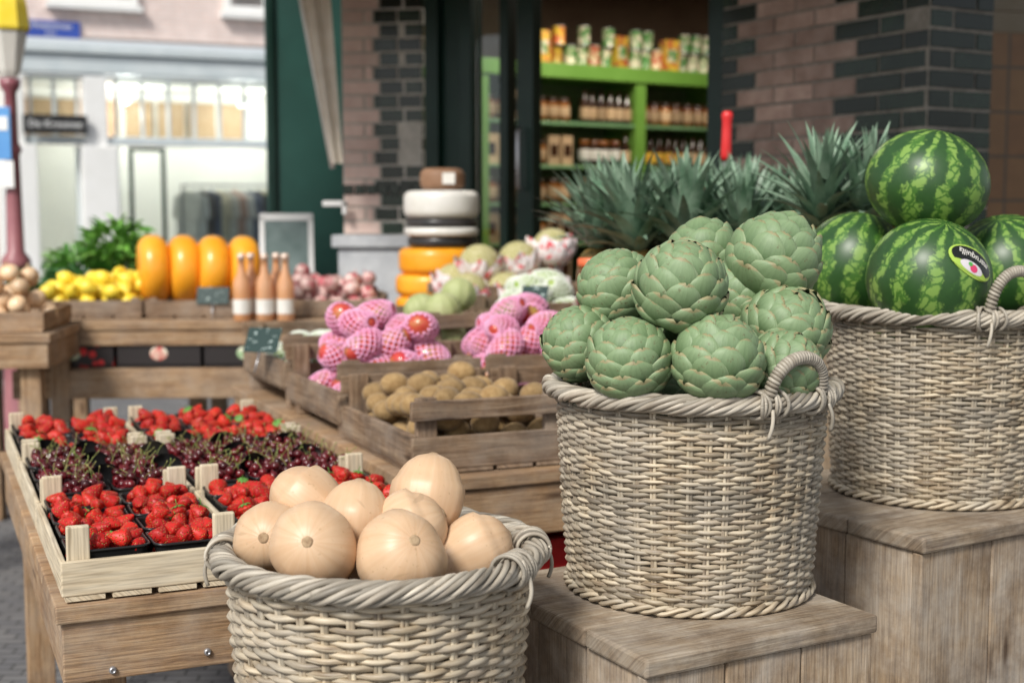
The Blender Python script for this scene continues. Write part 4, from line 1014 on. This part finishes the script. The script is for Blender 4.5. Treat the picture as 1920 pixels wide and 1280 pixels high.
mkobj('brick_face',brickface(L1,0,3.2,(.11,.22),(.33,.44),1),start,(0,0,dirL-pi),parent=rp,bevel=.0022)
mkobj('brick_face',brickface(.30,0,3.2,(0,0),(0,0),2,True),C1+Vector((.002,-.002,0)),(0,0,rad(30)),parent=rp,bevel=.0022)
lp=pier('narrow pink brick pier with green glazed bricks beside shopfront')
mkobj('brick_face',brickface(.385,1.30,3.4,(0,0),(.205,.235),3,False,[BRKP,BRG,MORTL],.115),(-.79,6.27,0),(0,0,rad(-8)),parent=lp,bevel=.0022)
mkobj('brick_face',brickface(.40,1.30,3.4,(0,0),(0,0),4,True,[BRKP,BRG,MORTL]),(-.409,6.217,0),(0,0,rad(82)),parent=lp)
mb=MB();mb.box((.19,.10,.62),(.42,.26,1.24));mb.box((.19,.10,1.27),(.47,.31,.058));mkobj('stone_plinth',mb.mesh('stone_plinth',STONE),(-.79,6.27,0),(0,0,rad(-8)),parent=lp,bevel=.008)
mb=MB()
for k in range(7): mb.box((.0275+k*.0555,-.004,1.51),(.046,.014,.045))
mkobj('tile_band',mb.mesh('tile_band',BRG),(-.79,6.27,0),(0,0,rad(-8)),parent=lp,bevel=.002)
mb=MB();mb.box((0,0,0),(.11,.03,.025));mb.box((.045,.0,-.02),(.02,.03,.06));mkobj('wall_bracket',mb.mesh('wall_bracket',WHT),(-.82,6.2,1.445),label='small white bracket fixed beside the brick pier',cat='bracket',bevel=.003)
# ------------------------------------------------------------------ shopfront frame
fo=Vector((-.40,6.2,0));fd=Vector((.816,-.578,0));fa=math.atan2(fd.y,fd.x)
fr=mkobj('shop_front_frame',None,fo,(0,0,fa),label='dark green painted timber shopfront with glass door',cat='shopfront')
def fbox(nm,x0,x1,z0,z1,y0=0,y1=.07,mt=GRD,bev=.004):
    mb=MB();mb.box(((x0+x1)/2,(y0+y1)/2,(z0+z1)/2),(x1-x0,y1-y0,z1-z0));return mkobj(nm,mb.mesh(nm,mt),parent=fr,bevel=bev)
fbox('pilaster',.012,.09,0,3.0,-.02,.10);fbox('pilaster',.095,.20,0,3.0,.01,.09);fbox('pilaster',.205,.27,0,3.0,-.01,.08)
fbox('door_stile',.420,.465,.1,2.9);fbox('door_stile',.512,.60,.1,2.9)
fbox('post',1.445,1.51,0,3.0,-.01,.09)
fbox('header',.27,1.44,2.75,3.0);fbox('threshold',.27,1.44,.0,.12,-.05,.1,STONE)
mb=MB();mb.box((.343,.035,1.5),(.145,.006,2.48));mkobj('window_pane',mb.mesh('window_pane',GLS),parent=fr)
mb=MB();mb.tube([(.552,-.03,1.5),(.552,-.045,1.52),(.552,-.045,1.75),(.552,-.03,1.77)],.009,10,ref=(1,0,0));mkobj('door_handle',mb.mesh('door_handle',STEEL),parent=fr)
# ------------------------------------------------------------------ shop interior
rm=mkobj('shop_room',None,(0,0,0),label='dim brown shop interior behind the green shopfront',cat='shop interior')
def wall(nm,c,d,mt,parent=None,rz=0,**k):
    mb=MB();mb.box((0,0,0),d);return mkobj(nm,mb.mesh(nm,mt),c,(0,0,rz),parent=parent,**k)
wall('back_wall',(1.6,10.0,1.5),(5.0,.1,3.0),BRWN,rm,TH*.7)
wall('side_wall',(-.52,7.6,1.5),(.1,2.6,3.0),BRWN,rm)
wall('side_wall',(2.9,7.6,1.5),(.1,4.0,3.0),BRWN,rm)
wall('ceiling',(1.3,7.9,3.05),(4.0,4.4,.1),BRWN,rm)
wall('floor',(1.3,7.9,.05),(4.0,4.2,.1),FLR,rm)
SH=(-.17,7.55);SA=rad(31)
def sl(x,y,z): return (SH[0]+x*math.cos(SA)-y*math.sin(SA),SH[1]+x*math.sin(SA)+y*math.cos(SA),z)
sh=mkobj('shelf_unit',None,(SH[0],SH[1],0),(0,0,SA),label='bright green shelving unit stocked with jars and bottles',cat='shelf')
W=1.75;zs=[.45,.72,.98,1.22,1.45,1.67,1.92]
zt=2.19
def spart(nm,c,d,mt=GRB):
    mb=MB();mb.box(c,d);mkobj(nm,mb.mesh(nm,mt),parent=sh,bevel=.003)
spart('top_board',(W/2,.16,zt+.03),(W+.02,.36,.085))
for x in (.02,.36,1.10,W-.02): spart('upright',(x,.16,zt/2),(.05 if x!=1.10 else .075,.33,zt-.012))
spart('back_panel',(W/2,.335,zt/2),(W,.012,zt-.012),mat('shelf_back_panel',(.14,.22,.10),(.18,.27,.13),4,rough=.5))
SGL=mat('glass_green_shelf',(.15,.30,.14),(.2,.36,.18),5,rough=.2)
for z in zs: spart('shelf_board',(W/2,.16,z-.0),(W-.012,.30,.02),SGL)
def jar(r,h,m1,m2,m3,nm):
    mb=MB();mb.lathe([(.001,0),(r,0),(r,h*.22),(r+.0005,h*.23),(r+.0005,h*.62),(r,h*.64),(r,h*.75),(r*.8,h*.83),(r*.85,h*.84),(r*.85,h),(.001,h)],14,m=[0,0,0,1,1,0,0,2,2,2]);return mb.mesh(nm,[m1,m2,m3])
def packet(w,d,h,m1,m2,nm):
    mb=MB();mb.box((0,0,h/2),(w,d,h));mb.box((0,-d/2-.001,h*.5),(w*.7,.003,h*.4),m=1);return mb.mesh(nm,[m1,m2])
def bott(r,h,m1,m2,nm):
    mb=MB();mb.lathe([(.001,0),(r,0),(r,h*.12),(r+.0005,h*.13),(r+.0005,h*.45),(r,h*.46),(r,h*.6),(r*.4,h*.75),(r*.4,h*.97),(.001,h*.97)],14,m=[0,0,0,1,1,0,0,0,1]);return mb.mesh(nm,[m1,m2])
def can(r,h,m1,nm):
    mb=MB();mb.lathe([(.001,0),(r,0),(r,.004),(r*.97,.006),(r*.97,h-.006),(r,h-.004),(r,h),(r*.93,h),(r*.93,h-.004),(.001,h-.004)],16,m=[1,1,1,0,1,1,1,1,1]);return mb.mesh(nm,[m1,STEEL])
jars=[('jar',jar(.036,.15,DARKB,LABW,GOLDJ,'jar')),('packet',packet(.075,.06,.17,TANB,DARKB,'packet')),('bottle',bott(.030,.20,DARKB,TANB,'bottle')),('bottle',bott(.028,.19,DARKB,CANY,'bottle')),('jar',jar(.040,.14,GOLDJ,TANB,DARKB,'jar'))]
cans=[('food_can',can(.038,.115,CANG,'food_can')),('food_can',can(.042,.13,CANR,'food_can')),('food_can',can(.038,.11,CANY,'food_can')),('food_carton',packet(.10,.07,.19,CANY,CANG,'food_carton'))]
lab={'jar':('dark preserve jar with paper label on a green shelf','jar'),'packet':('kraft packet with dark label on a green shelf','packet'),'bottle':('dark bottle with label on a green shelf','bottle'),'food_can':('printed food can on top of green shelving','can'),'food_carton':('yellow printed food carton on green shelving','carton')}
def put(it,p,rz=0):
    nm,me=it;mkobj(nm,me,p,(0,0,rz+SA),label=lab[nm][0],cat=lab[nm][1],group='groceries on the green shelves')
for zi,z in enumerate(zs):
    for (xa,xb,types) in ((.05,.33,[4,1]),(.39,.70,[1,4] if zi%2 else [4,1]),(.70,1.07,[2,3,0]),(1.14,1.71,[2,2,3] if zi%2 else [4,4,1])):
        x=xa+.035;ty=types[rg.randrange(len(types))]
        while x<xb-.02:
            if rg.random()<.25: ty=types[rg.randrange(len(types))]
            put(jars[ty],sl(x,.06+rg.uniform(0,.02),z+.0105),rg.uniform(-.1,.1));x+=.085 if ty in(1,4) else (.075 if ty==0 else .063)
x=.36
while x<1.68:
    k=rg.choice([0,0,1,2,3,1]);put(cans[k],sl(x,.08+rg.uniform(0,.03),zt+.0735),rg.uniform(-.2,.2))
    if k in(0,2) and rg.random()<.8: put(cans[k],sl(x+.004,.08,zt+.0735+cans[k][1].vertices[-1].co.z+.006))
    x+=.088 if k!=3 else .112
def lampfix(loc,power,size,col=(1,.92,.78),label='flat ceiling lamp lighting the shop shelves'):
    r=mkobj('ceiling_lamp',None,loc,label=label,cat='lamp',group='shop ceiling lamps')
    mb=MB();mb.box((0,0,.02),(size,.14,.03));mkobj('lamp_housing',mb.mesh('lamp_housing',WHT),parent=r)
    ld=bpy.data.lights.new('lamp_light','AREA');ld.energy=power;ld.size=size;ld.size_y=.12;ld.shape='RECTANGLE';ld.color=col
    mkobj('lamp_light',ld,(0,0,-.004),parent=r)
lampfix((.62,7.0,2.93),24,.9);lampfix((1.2,7.4,2.93),15,.8)
# ------------------------------------------------------------------ right side tiled wall, awning, green board
tw=mkobj('tiled_wall',None,(1.45,5.6,0),(0,0,rad(14)),label='orange-brown tiled wall with beige shutter above',cat='wall')
mb=MB();mb.box((0,0,0),(4,2.16,.1));mkobj('tile_surface',mb.mesh('tile_surface',TILEO),(2,.05,1.08),(pi/2,0,0),parent=tw)
mb=MB()
for i in range(12): mb.box((2,.03,2.21+i*.09),(4,.05,.085),rx=.12)
mkobj('shutter',mb.mesh('shutter',mat('dark_beige_shutter',(.24,.20,.14),(.28,.24,.18),6,rough=.6)),parent=tw)
wall('rear_ceiling',(3.0,5.6,3.1),(4,2.6,.08),BRWN,label='dark ceiling over the tiled recess',cat='ceiling')
gb=mkobj('green_wall_panel',None,(-1.37,7.62,0),(0,0,rad(10)),label='tall dark teal timber panel beside the brick pier',cat='wall panel')
mb=MB();mb.box((.24,.03,1.8),(.52,.05,3.6));mkobj('board',mb.mesh('board',GRP),parent=gb,bevel=.004)
mb=MB();mb.box((.01,-.012,1.8),(.04,.03,3.6));mb.box((.49,-.012,1.8),(.04,.03,3.6));mkobj('board_trim',mb.mesh('board_trim',GRD),parent=gb,bevel=.004)
mb=MB();V=[];nx,nz_=14,16
for j in range(nz_+1):
    t=j/nz_
    for i in range(nx+1):
        s=i/nx;x=-.98+.17*t+s*(.17-.11*t);z=2.75-1.13*t;y=5.98+.018*math.sin(s*11+.5)*(1-.3*t)-.1*(1-t)
        V.append((x,y,z))
F=[(j*(nx+1)+i,j*(nx+1)+i+1,(j+1)*(nx+1)+i+1,(j+1)*(nx+1)+i) for j in range(nz_) for i in range(nx)]
mb.add(V,F,None);aw=mkobj('awning',None,(0,0,0),label='beige canvas shop awning with hanging side flap',cat='awning')
mkobj('side_flap',mb.mesh('side_flap',CANV),parent=aw)
mb=MB();mb.tube([(-.985,5.93,2.7),(-.80,6.0,1.6)],.012,8,ref=(0,1,0));mkobj('awning_arm',mb.mesh('awning_arm',WHT),parent=aw)
mb=MB();V=[]
for j in range(9):
    t=j/8
    for i in range(21):
        s=i/20;p=Vector((-2.2,6.1,2.385))*(1-s)+Vector((1.9,2.9,2.36))*s; q=Vector((-.9,7.2,3.1))*(1-s)+Vector((2.6,5.4,3.1))*s  # awning front edge drawn forward, out of view, to shade the facade
        v=p*(1-t)+q*t;v.z-=.02*math.sin(pi*t);V.append(tuple(v))
F=[(j*21+i,j*21+i+1,(j+1)*21+i+1,(j+1)*21+i) for j in range(8) for i in range(20)]
mb.add(V,F,None);mkobj('shading_canopy',mb.mesh('shading_canopy',CANV),parent=aw)
wall('facade_lintel',(.25,6.0,3.35),(1.9,.3,.7),BRK,rz=fa,label='brick lintel over the shop opening',cat='wall')
# ------------------------------------------------------------------ street lamp
sl_=mkobj('street_lamp',None,(-2.60,7.0,0),label='maroon cast iron street lamp with opal lantern and yellow top',cat='street lamp')
mb=MB();mb.lathe([(.001,0),(.13,0),(.13,.25),(.09,.32),(.07,.9),(.085,.93),(.06,1.0),(.05,1.08),(.075,1.12),(.075,1.16),(.045,1.2),(.036,1.7),(.05,1.73),(.034,1.77),(.03,2.02),(.05,2.05),(.055,2.09),(.001,2.1)],24);mkobj('post',mb.mesh('post',MAR),parent=sl_)
mb=MB();mb.lathe([(.045,2.10),(.06,2.13),(.095,2.30),(.10,2.33),(.001,2.34)],8,sm=False);mkobj('lantern',mb.mesh('lantern',LANT),parent=sl_)
mb=MB();mb.lathe([(.11,2.335),(.115,2.35),(.10,2.47),(.06,2.62),(.02,2.66),(.001,2.7)],8,sm=False);mkobj('lantern_cap',mb.mesh('lantern_cap',YEL),parent=sl_)
mb=MB();mb.box((-.02,-.06,1.81),(.075,.008,.27));mkobj('blue_sign',mb.mesh('blue_sign',BLU2),parent=sl_,bevel=.002)
mb=MB();mb.box((-.015,-.06,1.60),(.085,.008,.14));mkobj('white_sign',mb.mesh('white_sign',WHT),parent=sl_,bevel=.002)
mb=MB();mb.box((-.02,-.066,1.86),(.05,.004,.07));mkobj('sign_emblem',mb.mesh('sign_emblem',WHT),parent=sl_)
# ------------------------------------------------------------------ house across the street
hx=Vector((-5.95,15.8,0))
hb=mkobj('corner_shop_house',None,hx,(0,0,TH),label='pink brick house with white shopfront across the street',cat='house')
def hp(nm,c,d,mt,bev=0,parent=None):
    mb=MB();mb.box(c,d);return mkobj(nm,mb.mesh(nm,mt),parent=parent or hb,bevel=bev)
m=MB();m.box((0,0,0),(9.0,2.6,.3));mkobj('upper_brick_wall',m.mesh('upper_brick_wall',BRF),(4.45,.15,4.80),(pi/2,0,0),parent=hb)
hp('cornice',(4.45,-.06,3.33),(9.1,.27,.10),BGR,.01);hp('cornice_fascia',(4.45,-.02,3.16),(9.0,.24,.22),BGR,.01)
hp('transom_beam',(4.45,.05,2.27),(9.0,.2,.10),BGR,.01)
for x in (.10,1.02,4.0,6.2,8.8):
    r=hp('column',(x,.02,1.5),(.24 if x<.5 else .27,.28,3.04),WHT,.015);hp('column_base',(x,.0,.15),(.36,.38,.30),STONE,.01,parent=r)
    r=hp('pilaster',(x+.03,-.03,1.10),(.42,.30,2.20),WHT,.015)
for xa,xb in ((.30,.83),(1.28,3.80),(4.30,5.97),(6.50,8.55)):
    n=max(2,int(round((xb-xa)/.31)));wp=hp('clerestory_window',((xa+xb)/2,.12,2.67),(xb-xa,.01,.70),GLS)
    mb=MB()
    for i in range(n+1): mb.box((xa+(xb-xa)*i/n,.10,2.67),(.035,.06,.70))
    mkobj('window_mullions',mb.mesh('window_mullions',BGR),parent=wp)
    wp=hp('display_window',((xa+xb)/2,.15,1.35),(xb-xa,.01,1.72),GLS)
    mb=MB()
    for i in range(2): mb.box((xa+(xb-xa)*i,.14,1.35),(.05,.08,1.72))
    mb.box(((xa+xb)/2,.14,.45),(xb-xa,.10,.10));mkobj('window_frame',mb.mesh('window_frame',BGR),parent=wp)
hp('stall_riser',(4.45,.14,.2),(9.0,.2,.40),BGR)
hp('sign_board',(.55,-.20,2.44),(.72,.06,.22),mat('black_fascia_sign',(.02,.02,.022),None,5,rough=.3),.004)
t=textmesh('De Kroonee',.12);t.materials.clear();t.materials.append(WHT);mkobj('sign_lettering',t,(.55,-.235,2.44),(pi/2,0,0),parent=hb)
hp('street_name_sign',(.55,-.025,3.56),(.66,.03,.19),BLU,.003)
for tx,zz,sz in (('Westerstraat',3.595,.085),('Jord.',3.515,.06)):
    t=textmesh(tx,sz);t.materials.clear();t.materials.append(WHT);mkobj('sign_lettering',t,(.55,-.045,zz),(pi/2,0,0),parent=hb)
for x in (1.05,3.1,5.2,7.3):
    w=hp('window',(x,-.02,4.75),(.95,.06,1.70),GLS);mb=MB()
    for c,d in (((x-.46,-.03,4.75),(.08,.10,1.78)),((x+.46,-.03,4.75),(.08,.10,1.78)),((x,-.03,5.6),(.84,.10,.08)),((x,-.03,3.92),(.84,.10,.08)),((x,-.03,4.9),(.84,.08,.05)),((x,-.03,4.4),(.05,.07,.92))): mb.box(c,d)
    mkobj('window_frame',mb.mesh('window_frame',WHT),parent=w);hp('sill',(x,-.05,3.84),(1.1,.16,.07),WHT,parent=w)
    hp('window_blind',(x,.035,4.75),(.86,.02,1.6),CRM)
hp('interior_back_wall',(4.45,1.6,1.6),(9.0,.1,3.1),CRM);hp('interior_floor',(4.45,.85,.22),(9,1.4,.05),CRM);hp('interior_ceiling',(4.45,.85,3.02),(9,1.3,.05),CRM)
hp('interior_side_wall',(-.02,.85,1.6),(.05,1.3,3.0),CRM)
mb=MB()
for c,d in (((1.50,.5,1.25),(.05,.05,1.95)),((1.90,.5,1.25),(.05,.05,1.95)),((1.70,.5,2.20),(.35,.05,.05))): mb.box(c,d)
mkobj('inner_door_frame',mb.mesh('inner_door_frame',GRP),parent=hb)
mb=MB()
for i in range(7): mb.box((.5+i*.42,1.50,2.62),(.34,.05,.5))
mkobj('wall_shelving',mb.mesh('wall_shelving',TANB),parent=hb)
em,nt_,b_=newmat('warm_bulb');b_.inputs['Emission Color'].default_value=(1,.75,.4,1);b_.inputs['Emission Strength'].default_value=12
for x in (1.5,3.0,5.0):
    r=mkobj('pendant_lamp',None,(hx+A*x+B*.8+Vector((0,0,2.85))),label='lit pendant lamp inside the shop across the street',cat='lamp',group='pendant lamps')
    mb=MB();mb.lathe([(.001,.14),(.01,.14),(.01,.03),(.06,.0),(.07,-.05),(.065,-.05),(.05,0),(.001,.02)],20);mkobj('lamp_shade',mb.mesh('lamp_shade',WHT),parent=r)
    mb=MB();mb.lathe([(.001,-.07),(.025,-.055),(.03,-.03),(.001,-.01)],12);mkobj('bulb',mb.mesh('bulb',em),parent=r)
    ld=bpy.data.lights.new('lamp_light','POINT');ld.energy=36;ld.color=(1,.96,.90);ld.shadow_soft_size=.1;mkobj('lamp_light',ld,(0,0,-.2),parent=r)
def garm(seed,mt):
    g=random.Random(seed);mb=MB();h=g.uniform(.7,1.0)
    mb.poly_prism([(-.03,0),(.03,0),(.05,-.03),(.16,-.08),(.20,-.35),(.15,-.36),(.14,-.2),(.15,-h),(-.15,-h),(-.14,-.2),(-.15,-.36),(-.20,-.35),(-.16,-.08),(-.05,-.03)],-.03,.03)
    mb.tube([(0,0,0),(0,0,.05),(.02,0,.07)],.004,6,ref=(0,1,0));return mb.mesh('garment',mt)
gc=[(.84,.81,.74),(.82,.72,.50),(.22,.24,.32),(.86,.84,.80),(.70,.46,.38),(.80,.72,.55),(.18,.17,.17),(.87,.85,.82)]
gms=[garm(i,mat('garment_cloth_%d'%i,c,None,12,rough=.9)) for i,c in enumerate(gc)]
rl=mkobj('clothes_rail',None,hx+A*2.1+B*.38,(0,0,TH),label='metal clothes rail inside the shop across the street',cat='clothes rail')
mb=MB();mb.tube([(0,0,.25),(0,0,1.75),(0.001,0,1.76)],.014,8,ref=(0,1,0));mb.tube([(1.9,0,.25),(1.9,0,1.76)],.014,8,ref=(0,1,0));mb.tube([(0,0,1.76),(1.9,0,1.76)],.014,8,ref=(0,1,0));mkobj('rail_frame',mb.mesh('rail_frame',STEEL),parent=rl)
for i in range(18):
    p=hx+A*(2.17+i*.1)+B*.38+Vector((0,0,1.69))
    mkobj('garment',gms[(i*3+i//3)%8],p,(0,0,TH+pi/2+rg.uniform(.5,1.3)),label='garment hanging on the shop clothes rail',cat='garment',group='garments on the rail')
nb_=mkobj('neighbouring_house',None,(-13.0,16.5,0),(0,0,TH*.2),label='dark brick house further along the street',cat='house')
mb=MB();mb.box((0,0,0),(7.0,8.0,.3));mkobj('brick_wall',mb.mesh('brick_wall',brickfloor('brown_brickwork',(.17,.09,.07),(.22,.12,.09),(.3,.28,.25),4.5)),(3.0,.15,4.0),(pi/2,0,0),parent=nb_)
for x in (1,2.8,4.6):
    for z in (1.5,4.6):
        mb=MB();mb.box((x,-.02,z),(1.0,.08,1.9));w=mkobj('window',mb.mesh('window',GRP),parent=nb_)
        mb=MB()
        for c,d in (((x-.52,-.05,z),(.07,.1,2.0)),((x+.52,-.05,z),(.07,.1,2.0)),((x,-.05,z+.98),(.97,.1,.07)),((x,-.05,z-.98),(.97,.1,.07))): mb.box(c,d)
        mkobj('window_frame',mb.mesh('window_frame',WHT),parent=w)
# ------------------------------------------------------------------ ground
def sheet(nm,pts,z,mt):
    mb=MB();mb.add([(x,y,z) for x,y in pts],[tuple(range(len(pts)))],None,0,False);return mkobj(nm,mb.mesh(nm,mt),kind='structure')
sheet('ground',[(-150,-150),(150,-150),(150,150),(-150,150)],0,PAVE)
def rs(u0,u1,v0,v1):
    return [tuple((A*u+B*v)[:2]) for u,v in ((u0,v0),(u1,v0),(u1,v1),(u0,v1))]
sheet('road',rs(-60,60,11.2,15.2),.004,ASPH)
for v in (11.1,15.3):
    mb=MB();c=B*v;mb.box((0,0,.03),(110,.14,.12));mkobj('kerb',mb.mesh('kerb',KERB),(c.x,c.y,0),(0,0,TH),kind='structure',bevel=.01)
# ------------------------------------------------------------------ light, world, camera
w=bpy.data.worlds.new('World');sc.world=w;w.use_nodes=True;nt=w.node_tree
bg=nt.nodes['Background'];sky=nt.nodes.new('ShaderNodeTexSky');sky.sky_type='NISHITA';sky.sun_disc=False
sd_=Vector((-.40,-.76,.82)).normalized()
sky.sun_elevation=math.asin(sd_.z);sky.sun_rotation=math.atan2(sd_.x,sd_.y)
hs=nn(nt,'ShaderNodeHueSaturation',Saturation=.28,Value=1.1,Color=sky.outputs[0]);nt.links.new(hs.outputs[0],bg.inputs[0]);bg.inputs[1].default_value=.12
ld=bpy.data.lights.new('sun','SUN');ld.energy=3.9;ld.angle=rad(14);ld.color=(1,.96,.89)
so=bpy.data.objects.new('sun',ld);COL.objects.link(so);so.rotation_euler=sd_.to_track_quat('Z','Y').to_euler()
cd=bpy.data.cameras.new('camera');cam=bpy.data.objects.new('camera',cd);COL.objects.link(cam);sc.camera=cam
cam.location=(0,0,H);cam.rotation_euler=(pi/2-math.atan(240/2500),0,0)
cd.sensor_width=36;cd.lens=2500/1920*36;cd.clip_start=.05;cd.clip_end=500
cd.dof.use_dof=True;cd.dof.focus_distance=2.15;cd.dof.aperture_fstop=3.3
sc.view_settings.view_transform='Standard';sc.view_settings.look='None';sc.view_settings.exposure=0
print('OBJ',len(sc.objects))
